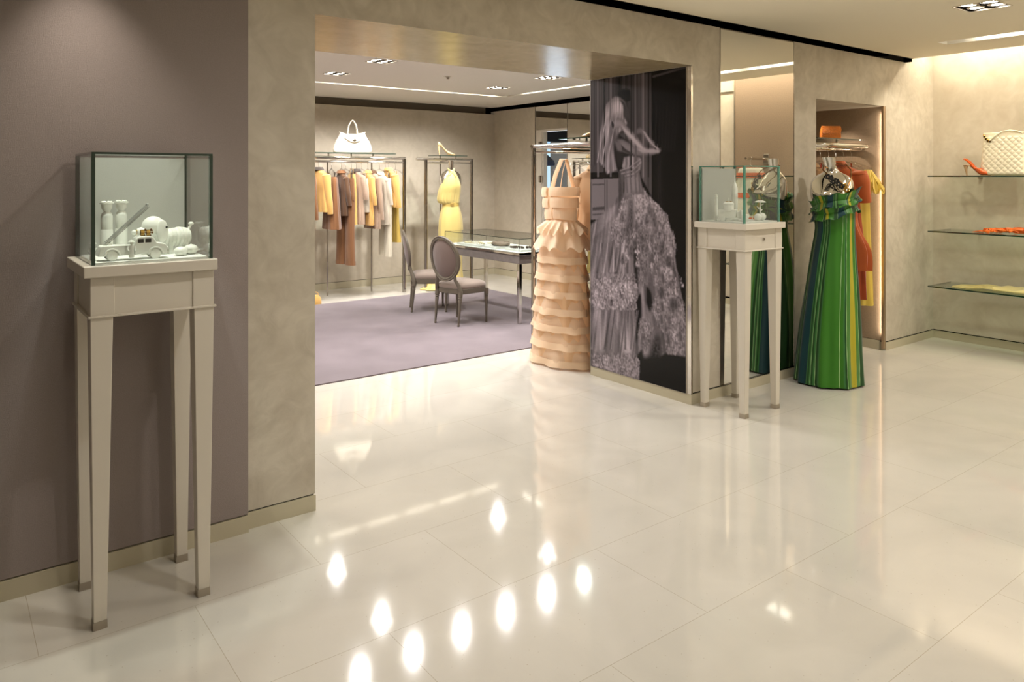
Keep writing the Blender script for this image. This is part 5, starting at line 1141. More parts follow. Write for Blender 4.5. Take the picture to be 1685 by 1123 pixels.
# ================================================================== PHOTOGRAPHIC POSTER ON THE SIDE OF THE OPENING
# a flat print: every patch of the picture is a polygon in thousandths of the panel's width and height
POSTER = [(1,58,1,[(-30,-72),(548,-42),(548,355),(-30,356)]),(1,40,2,[(286,-25),(361,-26),(361,192),(286,191)]),(1,50,2,[(361,-26),(483,-25),(483,194),(361,192)]),(1,74,2,[(531,-28),(670,-26),(685,412),(554,334)]),(0,52,1,[(662,-26),(685,-25),(697,431),(677,431)]),(0,7,1,[(671,-35),(1024,-36),(1024,1021),(671,1017)]),(1,20,6,[(685,23),(989,9),(975,157),(876,221),(789,258),(745,228),(700,160)]),(0,72,1,[(677,22),(670,14),(1003,-3),(1003,6)]),(0,14,2,[(320,51),(378,46),(443,51),(451,84),(402,87),(328,69)]),(0,62,3,[(6,297),(320,298),(320,324),(6,323)]),(0,22,1,[(6,323),(320,323),(320,343),(6,346)]),(0,104,1,[(6,346),(353,342),(353,476),(6,488)]),(0,62,1,[(24,363),(163,361),(163,365),(24,367)]),(0,62,1,[(24,445),(163,439),(163,451),(24,456)]),(0,62,1,[(163,347),(173,347),(173,459),(163,459)]),(0,62,1,[(187,347),(197,347),(197,458),(187,459)]),(0,62,1,[(24,468),(320,456),(320,461),(24,472)]),(0,34,3,[(-30,502),(253,492),(184,585),(-30,596)]),(0,22,4,[(-30,977),(1024,836),(1024,1021),(-30,1041)]),(0,34,8,[(700,257),(775,257),(789,439),(715,440)]),(3,92,2,[(340,392),(246,438),(135,496),(-15,561),(-15,1002),(253,999),(541,1000),(548,964),(503,930),(567,899),(591,946),(732,911),(820,889),(991,890),(1013,799),(975,727),(913,631),(896,581),(884,532),(820,457),(714,422),(567,377)]),(3,112,4,[(5,505),(213,445),(322,427),(250,472),(139,519),(5,556)]),(2,124,3,[(357,399),(479,382),(581,376),(712,422),(822,457),(884,541),(663,548),(250,560),(213,517),(322,465)]),(2,74,5,[(428,415),(479,414),(496,553),(393,556)]),(2,88,5,[(647,433),(687,433),(775,545),(695,547)]),(3,100,5,[(5,572),(250,532),(250,581),(139,663),(5,715)]),(2,112,3,[(268,520),(462,516),(462,564),(250,581)]),(3,104,4,[(82,587),(428,565),(496,653),(250,681),(44,690)]),(2,96,4,[(479,515),(647,511),(614,690),(530,689),(479,622)]),(2,108,3,[(663,511),(884,505),(907,565),(869,622),(975,727),(997,801),(990,886),(822,894),(791,815),(744,715),(695,614)]),(0,38,4,[(479,563),(522,562),(530,726),(496,717)]),(0,20,4,[(614,685),(663,709),(679,750),(647,772),(614,743)]),(0,16,4,[(496,739),(564,714),(564,788),(530,854),(505,887)]),(2,122,3,[(5,715),(82,688),(250,670),(496,656),(534,726),(479,777),(250,796),(25,793),(5,766)]),(3,104,4,[(5,823),(82,801),(479,777),(505,909),(250,940),(5,948)]),(3,118,4,[(250,796),(357,790),(462,923),(393,928)]),(2,118,3,[(5,959),(250,940),(496,915),(547,937),(539,999),(322,1000),(5,993)]),(2,112,4,[(695,728),(822,680),(915,716),(884,778),(775,831),(663,761)]),(3,100,2,[(556,699),(589,697),(614,795),(581,797)]),(2,106,4,[(564,798),(647,793),(695,832),(663,909),(589,913),(530,843)]),(2,50,6,[(695,847),(759,837),(775,898),(712,939),(630,930)]),(0,16,8,[(564,925),(1004,890),(1004,1004),(564,999)]),(5,36,2,[(244,200),(336,199),(483,234),(483,264),(394,273),(378,304),(328,321),(294,303),(261,262)]),(3,118,2,[(382,273),(459,268),(554,275),(565,289),(546,322),(523,313),(386,315),(361,304)]),(5,106,2,[(386,311),(538,312),(565,354),(596,393),(483,394),(378,418)]),(3,66,2,[(325,321),(382,311),(376,405),(333,426),(320,380)]),(4,128,2,[(286,66),(235,74),(184,90),(149,118),(135,156),(105,198),(82,250),(105,287),(166,303),(187,330),(252,321),(303,315),(278,272),(261,231),(286,201),(345,187),(402,168),(435,153),(427,123),(386,89),(336,71)]),(4,176,8,[(201,96),(320,79),(378,96),(361,124),(235,128),(170,136)]),(5,62,2,[(328,74),(386,89),(431,121),(443,158),(422,160),(378,137),(373,101)]),(4,90,6,[(235,184),(294,175),(320,201),(286,221),(244,262),(218,231)]),(5,106,2,[(483,188),(551,175),(593,183),(647,210),(708,228),(769,250),(723,257),(655,241),(601,214),(559,196),(512,201)]),(5,104,2,[(286,209),(369,212),(483,234),(609,243),(723,242),(769,251),(745,260),(685,269),(546,271),(451,264),(361,253)]),(5,122,2,[(232,156),(299,139),(361,144),(422,173),(502,199),(565,226),(621,247),(596,266),(531,257),(464,234),(402,198),(345,171),(289,179),(249,174)]),(5,60,1,[(232,156),(252,149),(278,165),(261,176)]),(1,84,1,[(78,-66),(100,-65),(100,339),(78,339)]),(1,30,1,[(156,-62),(170,-61),(170,339),(156,339)]),(1,80,1,[(225,-58),(246,-57),(246,339),(225,339)]),(1,28,1,[(452,-47),(465,-46),(465,339),(452,339)]),(1,78,1,[(497,-44),(516,-43),(516,339),(497,339)]),(1,98,1,[(579,-40),(591,-40),(591,339),(579,339)]),(1,44,1,[(629,-38),(641,-37),(641,339),(629,339)]),(0,30,1,[(714,21),(727,18),(720,258),(699,257)]),(0,30,1,[(751,23),(764,19),(750,258),(729,258)]),(0,30,1,[(788,24),(801,21),(779,258),(759,258)]),(0,30,1,[(824,26),(837,23),(809,259),(788,258)]),(0,30,1,[(860,27),(873,24),(838,259),(818,259)]),(0,30,1,[(896,29),(908,26),(867,259),(847,259)]),(0,30,1,[(931,31),(943,27),(896,259),(875,259)]),(4,148,1,[(73,289),(108,230),(151,178),(178,127),(199,86),(210,86),(190,127),(162,178),(120,230),(84,289)]),(4,148,1,[(122,297),(158,241),(199,185),(234,138),(247,87),(258,88),(245,139),(210,186),(169,241),(134,297)]),(4,148,1,[(178,318),(206,262),(234,221),(268,170),(302,120),(312,120),(279,171),(245,221),(217,262),(190,318)]),(4,104,1,[(94,276),(137,220),(172,164),(183,164),(148,220),(105,276)]),(4,104,1,[(151,306),(185,252),(220,202),(231,203),(196,252),(162,306)]),(4,104,1,[(206,314),(234,269),(254,232),(265,232),(245,269),(217,314)]),(0,168,2,[(347,162),(484,205),(579,242),(616,249),(598,256),(516,235),(387,189)]),(0,158,2,[(516,247),(732,250),(762,254),(738,262),(579,260)]),(0,150,1,[(567,185),(604,193),(690,234),(750,250),(726,252),(641,225)]),(0,52,1,[(347,229),(400,246),(478,263),(465,267),(360,250)]),(0,96,2,[(280,216),(347,225),(360,254),(307,249)]),(0,136,1,[(334,315),(439,305),(554,278),(554,282),(439,309),(334,319)]),(0,88,1,[(334,321),(439,311),(554,283),(554,286),(439,313),(334,323)]),(0,136,1,[(347,325),(465,317),(560,289),(560,293),(465,321),(347,329)]),(0,88,1,[(347,331),(465,323),(560,295),(560,298),(465,325),(347,333)]),(0,136,1,[(387,333),(491,325),(548,309),(548,313),(491,329),(387,337)]),(0,88,1,[(387,339),(491,331),(548,315),(548,318),(491,333),(387,342)]),(0,94,1,[(393,319),(406,319),(426,391),(406,392)]),(0,94,1,[(439,319),(452,319),(471,391),(452,391)]),(0,94,1,[(491,319),(503,319),(522,391),(503,391)]),(0,94,1,[(529,319),(541,319),(560,390),(541,391)]),(3,74,1,[(273,561),(289,561),(291,664),(269,664)]),(3,74,1,[(339,559),(354,559),(309,663),(287,664)]),(3,128,1,[(357,559),(366,559),(340,661),(325,662)]),(3,128,1,[(199,564),(208,563),(161,669),(145,670)]),(3,80,1,[(207,563),(217,563),(226,666),(209,667)]),(3,80,1,[(129,566),(146,565),(88,672),(64,673)]),(3,128,1,[(119,566),(127,566),(137,670),(121,671)]),(3,128,1,[(380,548),(397,548),(345,657),(321,658)]),(3,128,1,[(280,551),(297,550),(277,660),(253,661)]),(3,80,1,[(257,552),(274,551),(224,662),(199,663)]),(3,128,1,[(282,551),(293,551),(240,662),(221,662)]),(3,74,1,[(274,551),(286,551),(290,659),(272,660)]),(3,122,1,[(344,549),(358,549),(297,659),(275,660)]),(3,80,1,[(426,779),(438,778),(400,912),(381,913)]),(3,74,1,[(274,788),(284,787),(239,924),(222,925)]),(3,80,1,[(482,775),(493,775),(462,907),(445,908)]),(3,74,1,[(227,791),(240,790),(172,929),(151,931)]),(3,74,1,[(378,781),(392,781),(408,911),(388,913)]),(3,122,1,[(399,780),(415,779),(430,909),(407,911)]),(3,80,1,[(292,787),(309,786),(263,922),(240,924)]),(3,122,1,[(108,798),(124,797),(126,933),(103,935)]),(3,122,1,[(74,800),(92,799),(29,940),(4,942)]),(3,122,1,[(292,787),(304,786),(249,923),(231,925)]),(3,122,1,[(510,774),(523,773),(485,935),(466,937)]),(3,122,1,[(358,783),(373,782),(361,945),(339,947)]),(3,80,1,[(528,773),(537,772),(477,936),(462,937)]),(3,122,1,[(288,787),(303,786),(266,953),(244,955)]),(3,74,1,[(395,780),(407,780),(346,946),(327,948)]),(2,128,2,[(751,489),(768,485),(780,516),(757,522),(739,513)]),(2,128,2,[(394,582),(414,577),(427,609),(401,616),(381,607)]),(2,70,2,[(663,584),(681,580),(693,611),(669,617),(651,608)]),(2,70,2,[(415,505),(435,501),(448,532),(422,539),(402,530)]),(2,136,2,[(772,551),(790,547),(802,577),(778,584),(760,575)]),(2,128,2,[(811,618),(828,614),(840,644),(817,651),(799,642)]),(2,136,2,[(838,582),(855,578),(867,608),(844,615),(826,606)]),(2,80,2,[(693,487),(711,483),(723,514),(699,520),(681,511)]),(2,128,2,[(482,510),(502,505),(514,537),(489,544),(470,534)]),(2,128,2,[(384,601),(404,597),(417,628),(390,636),(371,626)]),(2,80,2,[(661,525),(679,521),(691,552),(667,558),(649,549)]),(2,80,2,[(422,530),(441,525),(454,557),(428,564),(408,555)]),(2,80,2,[(356,597),(376,592),(389,624),(363,631),(343,621)]),(2,80,2,[(696,558),(714,554),(726,584),(702,591),(684,582)]),(2,80,2,[(522,572),(541,567),(553,599),(528,605),(509,596)]),(2,80,2,[(768,545),(785,541),(797,571),(773,577),(756,568)]),(2,128,2,[(828,559),(846,555),(857,585),(834,591),(817,582)]),(2,80,2,[(637,426),(655,421),(668,452),(643,459),(625,449)]),(2,80,2,[(501,482),(520,478),(533,509),(508,516),(489,506)]),(2,80,2,[(758,553),(776,548),(788,579),(764,585),(746,576)]),(2,136,2,[(513,559),(532,555),(545,586),(520,593),(501,584)]),(2,136,2,[(514,601),(533,596),(546,628),(521,635),(502,625)]),(2,128,2,[(838,688),(855,683),(867,713),(844,720),(826,711)]),(2,80,2,[(610,458),(629,454),(641,485),(616,491),(598,482)]),(2,70,2,[(819,588),(836,584),(848,614),(824,620),(807,611)]),(2,128,2,[(709,571),(727,567),(739,597),(715,604),(697,595)]),(2,136,2,[(656,615),(674,610),(686,641),(662,648),(644,639)]),(2,80,2,[(489,541),(508,537),(521,568),(495,575),(476,566)]),(2,128,2,[(709,428),(727,424),(739,455),(715,461),(697,451)]),(2,128,2,[(640,551),(658,547),(671,578),(646,585),(628,575)]),(2,70,2,[(443,570),(462,566),(475,597),(449,604),(430,595)]),(2,128,2,[(843,692),(860,688),(872,717),(849,724),(831,716)]),(2,80,2,[(351,455),(371,451),(384,483),(358,490),(338,480)]),(2,70,2,[(834,589),(851,584),(863,614),(840,621),(822,612)]),(2,132,1,[(247,704),(274,701),(274,722),(247,727)]),(2,80,1,[(339,723),(366,720),(366,740),(339,746)]),(2,140,1,[(388,700),(415,696),(415,717),(388,722)]),(2,140,1,[(242,697),(269,694),(269,715),(242,720)]),(2,132,1,[(456,727),(482,723),(482,743),(456,749)]),(2,132,1,[(227,674),(254,671),(254,691),(227,697)]),(2,132,1,[(192,701),(219,698),(219,719),(192,724)]),(2,140,1,[(210,729),(237,726),(237,746),(210,752)]),(2,132,1,[(434,702),(460,699),(460,719),(434,724)]),(2,80,1,[(353,701),(380,698),(380,718),(353,723)]),(2,140,1,[(121,714),(149,710),(149,731),(121,737)]),(2,132,1,[(497,751),(522,748),(522,768),(497,773)]),(2,132,1,[(88,760),(117,756),(117,777),(88,783)]),(2,132,1,[(43,690),(72,686),(72,707),(43,713)]),(2,140,1,[(479,711),(504,708),(504,728),(479,733)]),(2,140,1,[(347,752),(374,749),(374,769),(347,775)]),(2,140,1,[(253,766),(280,762),(280,783),(253,789)]),(2,140,1,[(187,769),(214,766),(214,786),(187,792)]),(2,80,1,[(231,755),(259,752),(259,772),(231,778)]),(2,140,1,[(332,691),(358,688),(358,708),(332,714)]),(2,140,1,[(285,709),(312,705),(312,726),(285,731)]),(2,140,1,[(492,688),(517,685),(517,705),(492,710)]),(2,132,1,[(114,678),(142,674),(142,695),(114,701)]),(2,140,1,[(344,709),(370,705),(370,726),(344,731)]),(2,140,1,[(63,692),(91,688),(91,709),(63,715)]),(2,140,1,[(49,732),(78,729),(78,750),(49,756)]),(2,66,2,[(760,734),(778,733),(789,759),(766,764)]),(2,66,2,[(760,686),(778,685),(790,711),(766,716)]),(2,130,2,[(893,683),(911,682),(922,708),(899,713)]),(2,76,2,[(862,728),(879,727),(891,753),(868,758)]),(2,66,2,[(932,815),(949,814),(960,840),(938,845)]),(2,130,2,[(694,656),(712,655),(725,682),(700,687)]),(2,130,2,[(841,697),(859,696),(870,722),(847,727)]),(2,130,2,[(896,624),(913,624),(925,650),(902,654)]),(2,76,2,[(793,794),(811,793),(822,819),(799,824)]),(2,76,2,[(728,626),(746,625),(758,652),(734,657)]),(2,76,2,[(820,831),(837,830),(849,856),(826,862)]),(2,130,2,[(845,624),(862,623),(874,649),(851,654)]),(2,76,2,[(859,777),(876,776),(887,802),(864,807)]),(2,130,2,[(873,815),(891,813),(902,839),(879,844)]),(2,76,2,[(825,777),(843,776),(854,802),(831,808)]),(2,66,2,[(746,693),(764,692),(776,718),(752,724)]),(2,130,2,[(777,624),(795,623),(806,650),(783,654)]),(2,130,2,[(855,768),(872,767),(884,793),(861,798)]),(2,130,2,[(945,648),(962,648),(973,673),(951,678)]),(2,130,2,[(886,820),(903,819),(915,845),(892,850)]),(2,76,2,[(843,718),(860,717),(872,743),(849,748)]),(2,66,2,[(918,633),(935,632),(946,658),(924,663)]),(2,66,2,[(767,643),(784,643),(796,669),(772,674)]),(2,76,2,[(878,625),(895,624),(906,650),(883,655)]),(2,130,2,[(812,638),(830,637),(841,663),(818,668)]),(2,66,2,[(888,630),(905,629),(916,655),(894,660)]),(2,66,2,[(753,774),(771,772),(782,799),(759,804)]),(2,130,2,[(891,649),(908,648),(919,674),(897,679)]),(2,66,2,[(889,718),(906,717),(918,743),(895,748)]),(2,66,2,[(863,714),(880,713),(892,739),(869,744)])]
def vnoise(h, w, cy, cx, rng):
    g = rng.random((cy + 2, cx + 2)); y = np.linspace(0, cy, h); x = np.linspace(0, cx, w)
    yi = y.astype(int); xi = x.astype(int); fy = (y - yi)[:, None]; fx = (x - xi)[None, :]
    fy = fy * fy * (3 - 2 * fy); fx = fx * fx * (3 - 2 * fx)
    a = g[yi][:, xi]; b = g[yi][:, xi + 1]; c = g[yi + 1][:, xi]; d = g[yi + 1][:, xi + 1]
    return (a * (1 - fx) + b * fx) * (1 - fy) + (c * (1 - fx) + d * fx) * fy
def paint_poster(H, Wd):
    rng = np.random.default_rng(4); T = np.full((H, Wd), 20.0)
    ys = (np.arange(H) + .5) / H * 1000; xs = (np.arange(Wd) + .5) / Wd * 1000
    X, Y = np.meshgrid(xs, ys)
    stripes = vnoise(H, Wd, 1, 70, rng) * .7 + vnoise(H, Wd, 3, 130, rng) * .3
    ruf = vnoise(H, Wd, 190, 70, rng) * .5 + vnoise(H, Wd, 110, 150, rng) * .5
    ruf2 = vnoise(H, Wd, 30, 16, rng)
    ang = vnoise(H, Wd, 5, 4, rng); dirn = (X * 2.2 - 900) / 1000
    st = vnoise(H, Wd * 2, 10, 150, rng)
    shift = np.clip(((X / 1000 - 0.45) / (0.25 + Y / 1000) * 0.55 + 0.9) * Wd, 0, Wd * 2 - 1).astype(int)
    streak = st[np.arange(H)[:, None], shift]
    hs = vnoise(H, Wd, 12, 110, rng)
    for kind, tone, soft, pts in POSTER:
        m = np.zeros((H, Wd), bool); n = len(pts)
        for i in range(n):
            x0, y0 = pts[i]; x1, y1 = pts[(i + 1) % n]
            if y0 == y1: continue
            c = ((Y >= min(y0, y1)) & (Y < max(y0, y1)) & (X < x0 + (Y - y0) * (x1 - x0) / (y1 - y0)))
            m ^= c
        a = m.astype(float); k = max(1, int(round(soft * .8)))
        for _ in range(2):
            for ax, kk in ((0, k), (1, k)):
                s_ = np.zeros_like(a)
                for o in range(-kk, kk + 1): s_ += np.roll(a, o, ax)
                a = s_ / (2 * kk + 1)
        if kind == 2: a = np.clip(a * 1.0 + (ruf - .5) * 1.2 * (a > .03) * (a < .97), 0, 1)
        t = np.full_like(T, float(tone))
        if kind == 1: t *= 0.55 + 0.9 * stripes
        if kind == 2: t *= 0.42 + 0.85 * ruf + 0.35 * ruf2
        if kind == 3: t *= 0.62 + 0.70 * streak + 0.12 * ruf
        if kind == 4: t *= 0.72 + 0.55 * hs
        if kind == 5:
            e = a.copy()
            for _ in range(3):
                for ax in (0, 1):
                    s_ = np.zeros_like(e)
                    for o in range(-7, 8): s_ += np.roll(e, o, ax)
                    e = s_ / 15
            t *= 0.55 + 0.62 * np.clip(e, 0, 1)
        T = T * (1 - a) + t * a
    T += (rng.random(T.shape) - .5) * 3
    return np.clip(T, 2, 235)
PW, PH = 330, 800; PZ0, PZ1, PY0, PY1 = 0.074, 2.444, 3.600, 4.607
T = paint_poster(PH, PW) / 255.0; T = np.clip(T * 1.10 * np.clip(T / 0.20, .3, 1), 0, 1)
Tl = np.where(T <= 0.04045, T / 12.92, ((T + 0.055) / 1.055) ** 2.4)
mb = MB(); hx = (PY1 - PY0) / 2
nY = np.linspace(-hx, hx, PW); nZ = np.linspace(PZ0, PZ1, PH)
for z in nZ:
    for y in nY: mb.v.append(Vector((0, y, z)))
for j in range(PH - 1):
    for i in range(PW - 1):
        a = j * PW + i; mb.f.append([a, a + PW, a + PW + 1, a + 1]); mb.mi.append(0)
img = Tl[::-1, ::-1].reshape(-1)
cols = np.stack([img * 1.02, img * 0.88, img * 1.0], 1)
M_POST = mat('glossy_photo_print', (0.2, 0.2, 0.2), 0.25, spec=0.22, attr='Col')
pr_ = thing('poster', 'tall dark photograph of a woman in a ruffled gown on the side of the opening', 'poster', (4.326, (PY0 + PY1) / 2, 0.0))
po = mb.build('photo_print', M_POST, pr_, smooth=False, cols=cols, recalc=False); po.location = (-0.0015, 0, 0)
mb = MB(); mb.box(0.0, 0.0135, -hx, hx, PZ0, PZ1); mb.build('backing_panel', M_BLK, pr_, smooth=False)
mb = MB(); mb.box(-0.004, 0.0135, -hx - 0.006, -hx, PZ0 - 0.004, PZ1 + 0.004); mb.box(-0.003, 0.0135, hx, hx + 0.004, PZ0 - 0.004, PZ1 + 0.004)
mb.box(-0.003, 0.0135, -hx, hx, PZ0 - 0.004, PZ0); mb.box(-0.003, 0.0135, -hx, hx, PZ1, PZ1 + 0.004); mb.build('frame', M_STEEL, pr_, smooth=False)
m = MB(); m.box(4.326, 4.345, 3.557, 3.594, 0.074, 2.445); struct('trim_poster_edge', m, M_CHROME, smooth=False)
# ================================================================== BAGS, SHOES, SCARVES
def sstep(a, b, x):
    t = min(max((x - a) / (b - a), 0), 1); return t * t * (3 - 2 * t)
def shoe(name, label, loc, rz, m_up, m_sole, m_in, L_=0.20, h=0.085, sling=False, s=1.0, group=None):
    """heel at the origin, toe along +x"""
    r = thing(name, label, 'shoe', loc, rz, group); r.scale = (s,) * 3
    zs = lambda t: h * (1 - sstep(0.12, 0.70, t)) + 0.004
    def wd(t): return 0.024 + 0.014 * math.exp(-((t - .72) / .2) ** 2) - 0.010 * math.exp(-((t - .38) / .15) ** 2) - 0.016 * sstep(.86, 1.0, t)
    q = MB(); R = []
    for i in range(25):
        t = i / 24; w = wd(t); z = zs(t)
        R.append([(L_ * t, w * c, z + d) for c, d in ((-1, 0), (-.6, .003), (.6, .003), (1, 0), (.7, -.004), (-.7, -.004))])
    q.rings(R); q.build('sole', m_sole, r)
    q = MB(); R = []
    t0 = 0.24 if sling else 0.0
    for i in range(26):
        t = lerp(t0, 0.95 if sling else 1.0, i / 25); w = wd(t) + 0.001; z = zs(t)
        hh = (0.050 * (1 - sstep(0.0, .30, t)) + 0.034 + 0.018 * math.exp(-((t - .60) / .16) ** 2) - 0.018 * sstep(.80, 1.0, t)) * (1.25 if sling else 1)
        cl = sstep(.56, .66, t); Phi = math.radians(lerp(112, 180, cl)); ring = []
        for k in range(21):
            ph = lerp(-Phi, Phi, k / 20); ring.append((L_ * t, w * math.sin(ph), z + 0.002 + hh / 2 * (1 - math.cos(ph)) * (1.0 if cl < .5 else 0.92)))
        R.append(ring)
    q.rings(R, False, False, closed=False); q.build('upper', m_up, r, solid=0.0015)
    q = MB(); q.tube([(0.014, 0, h), (0.016, 0, h * .6), (0.020, 0, h * .3), (0.024, 0, 0.0)], [0.020, 0.011, 0.0075, 0.006], 12); q.build('heel', m_sole, r)
    if sling:
        q = MB(); q.tube([(L_ * .45, -.024, zs(.45) + .02), (L_ * .22, -.026, h + .030), (0.012, -.018, h + .058), (-0.002, 0, h + .062), (0.012, .018, h + .058), (L_ * .22, .026, h + .030), (L_ * .45, .024, zs(.45) + .02)], 0.0045, 8, flat=1.8)
        q.build('sling_strap', m_up, r)
        q = MB(); q.lathe([(0.011, -.003), (0.012, 0), (0.011, .003), (0.001, .003)], (L_ * .72, 0, zs(.72) + .042), 14); q.build('ornament', M_GOLD, r)
    return r
M_NUDE = mat('nude_patent_leather', rgb(206, 168, 120), 0.22, spec=0.6, coat=0.5); M_TAN = mat('tan_heel', rgb(190, 156, 116), 0.4)
M_ORL = mat('orange_patent_leather', rgb(220, 92, 22), 0.22, spec=0.6, coat=0.5); M_ORK = mat('orange_crystal_leather', rgb(244, 138, 44), 0.35, bump=1.0, bscale=150, var=.15, vscale=110, coat=.3)
M_SNAKE = mat('snakeskin', rgb(206, 182, 140), 0.35, bump=0.5, bscale=150, var=0.35, vscale=70)
shoe('pump', 'nude high-heeled pump on the glass shelf above the rack by the poster', (4.99, 5.025, 2.000), math.radians(150), M_NUDE, M_TAN, M_TAN, 0.225, 0.11, s=1.28)
shoe('pump', 'small snakeskin pump on the glass shelf above the yellow-dressed form', (5.93, 9.62, 1.955), math.radians(-26), M_SNAKE, M_SNAKE, M_TAN, 0.225, 0.115, s=1.15)
shoe('slingback_shoe', 'orange slingback shoe with tan heel beside the quilted bag on the top wall shelf', (7.80, 3.135, 1.655), math.radians(-84), M_ORL, M_TAN, M_TAN, 0.215, 0.090, sling=True, s=1.05)

M_IVL = mat('ivory_leather', rgb(236, 228, 208), 0.38, spec=0.5, bump=0.2, bscale=60)
# white handbag
r = thing('handbag', 'white leather handbag with tall looped handles on the shelf above the far rack', 'bag', (4.55, 9.60, 1.965), math.radians(-20)); q = MB(); R = []
for z, a, b in [tuple(v) for v in keyed([(0, .235, .085), (.015, .255, .098), (.06, .262, .10), (.14, .235, .085), (.20, .195, .06), (.24, .172, .045), (.262, .178, .035)], 22)]:
    ring = []
    for k in range(64):
        th = 2 * PI * k / 64; c, s_ = math.cos(th), math.sin(th); e = .55
        pl = 1 + .05 * math.sin(9 * th) * min(1, z * 5)
        dz = 0.035 * (abs(c) ** 3) * (z / .262) ** 3 + 0.006 * math.sin(5 * th) * z * 4
        ring.append((a * abs(c) ** e * (1 if c > 0 else -1), b * abs(s_) ** e * (1 if s_ > 0 else -1) * pl, z + dz))
    R.append(ring)
q.rings(R); q.build('body', M_IVL, r)
for sy in (-1, 1):
    q = MB(); q.tube([(-.07, sy * .045, .22), (-.06, sy * .045, .30), (-.05, sy * .03, .38), (-.02, sy * .02, .435), (0, sy * .018, .45), (.02, sy * .02, .435), (.05, sy * .03, .38), (.06, sy * .045, .30), (.07, sy * .045, .22)], 0.0075, 8)
    ho = q.build('handle', M_IVL, r)
    for sx in (-1, 1):
        q = MB()
        for k in range(5): q.lathe([(0.009, -.0025), (0.012, 0), (0.009, .0025), (.007, 0), (.009, -.0025)], (sx * (.068 - k * .004), sy * .046, .235 + k * .022), 10, 'x')
        q.build('chain_link', M_CHROME, ho)
q = MB(); q.ell((0.02, -.085, .175), (.028, .008, .035)); q.build('charm', M_CHROME, r)
q = MB(); q.tube([(-.12, -.075, .22), (-.06, -.09, .17), (0.02, -.098, .145), (.09, -.09, .17), (.13, -.075, .22)], 0.016, 8, flat=.4); q.build('flap', M_IVL, r)

# quilted bag on the wall shelf (its broad face looks into the room, towards -x)
M_QLT = mat('ivory_quilted_leather', rgb(232, 224, 200), 0.30, spec=0.55)
r = thing('quilted_handbag', 'large ivory quilted handbag with a chain strap on the top wall shelf', 'bag', (7.86, 2.815, 1.655), math.radians(-90)); q = MB(); R = []
Hb = 0.385
for i in range(121):
    t = i / 120; z = Hb * t; a = lerp(.200, .172, t ** 1.3); b = lerp(.068, .034, t) * (0.6 + .4 * sstep(0, .04, t)); ring = []
    for side in (-1, 1):
        for k in range(110):
            u = -1 + 2 * k / 109; u = u * (1 if side < 0 else -1); x = a * math.sin(u * PI / 2 * .9999) ** 1 if abs(u) > .97 else a * u * 1.0
            x = a * (u if abs(u) < .9 else math.copysign(.9 + .1 * math.sin((abs(u) - .9) / .1 * PI / 2), u))
            y = side * b * max(1 - (abs(x) / a) ** 5, 0) ** .6
            su, sv = (x + z) / 0.038, (x - z) / 0.038
            qd = (abs(math.sin(su * PI / 1.414)) * abs(math.sin(sv * PI / 1.414))) ** .5
            y += side * 0.007 * qd * sstep(.03, .08, t) * (1 - sstep(.90, .96, t)) * (1 - sstep(.85, 1, abs(x) / a))
            ring.append((x, y, z + 0.010 * math.cos(x * 14) * sstep(.9, 1, t)))
    R.append(ring)
q.rings(R); q.build('body', M_QLT, r)
q = MB(); q.tube([(x, -.004, Hb + .010) for x in np.linspace(-.17, .17, 10)], 0.008, 8, flat=.8); q.build('top_piping', M_QLT, r)
q = MB(); q.tube([(-.10, -.055, .325), (-.06, -.050, .365), (-.01, -.03, .405), (.05, -.015, .415), (.11, -.012, .405), (.155, -.01, .385)], .016, 8, flat=.45); so = q.build('strap', M_QLT, r)
for i in range(8):
    t = i / 7; q = MB(); c = (lerp(-.165, -.10, t), lerp(-.02, -.058, t), .378 - .055 * math.sin(t * 1.7)); 
    q.lathe([(.010, -.003), (.013, 0), (.010, .003), (.007, 0), (.010, -.003)], c, 12, 'y' if i % 2 else 'x'); q.build('chain_link', M_GOLD, so)
for z in (.36, .33, .30):
    q = MB(); q.lathe([(.010, -.003), (.013, 0), (.010, .003), (.007, 0), (.010, -.003)], (.178, 0, z), 12, 'x'); q.build('chain_link', M_GOLD, so)

# orange clutch
r = thing('clutch', 'small sparkling orange clutch on the glass shelf in the niche', 'bag', (6.60, 3.80, 1.995), math.radians(-38)); r.scale = (.86,) * 3; q = MB()
q.rings([[(a * x, b * y, z) for x, y in ((-1, -1), (0, -1.1), (1, -1), (1, 1), (0, 1.1), (-1, 1))] for z, a, b in ((0, .098, .030), (.02, .104, .036), (.10, .100, .026), (.132, .096, .010))]); q.build('body', M_ORK, r, bevel=.004)
q = MB(); q.rings([[(a * x, y, z) for x, y in ((-1, y0), (1, y0), (1, y0 + .006), (-1, y0 + .006))] for z, a, y0 in ((.055, .090, -.046), (.10, .104, -.040), (.137, .102, -.020), (.140, .098, .004))]); q.build('flap', M_ORK, r)

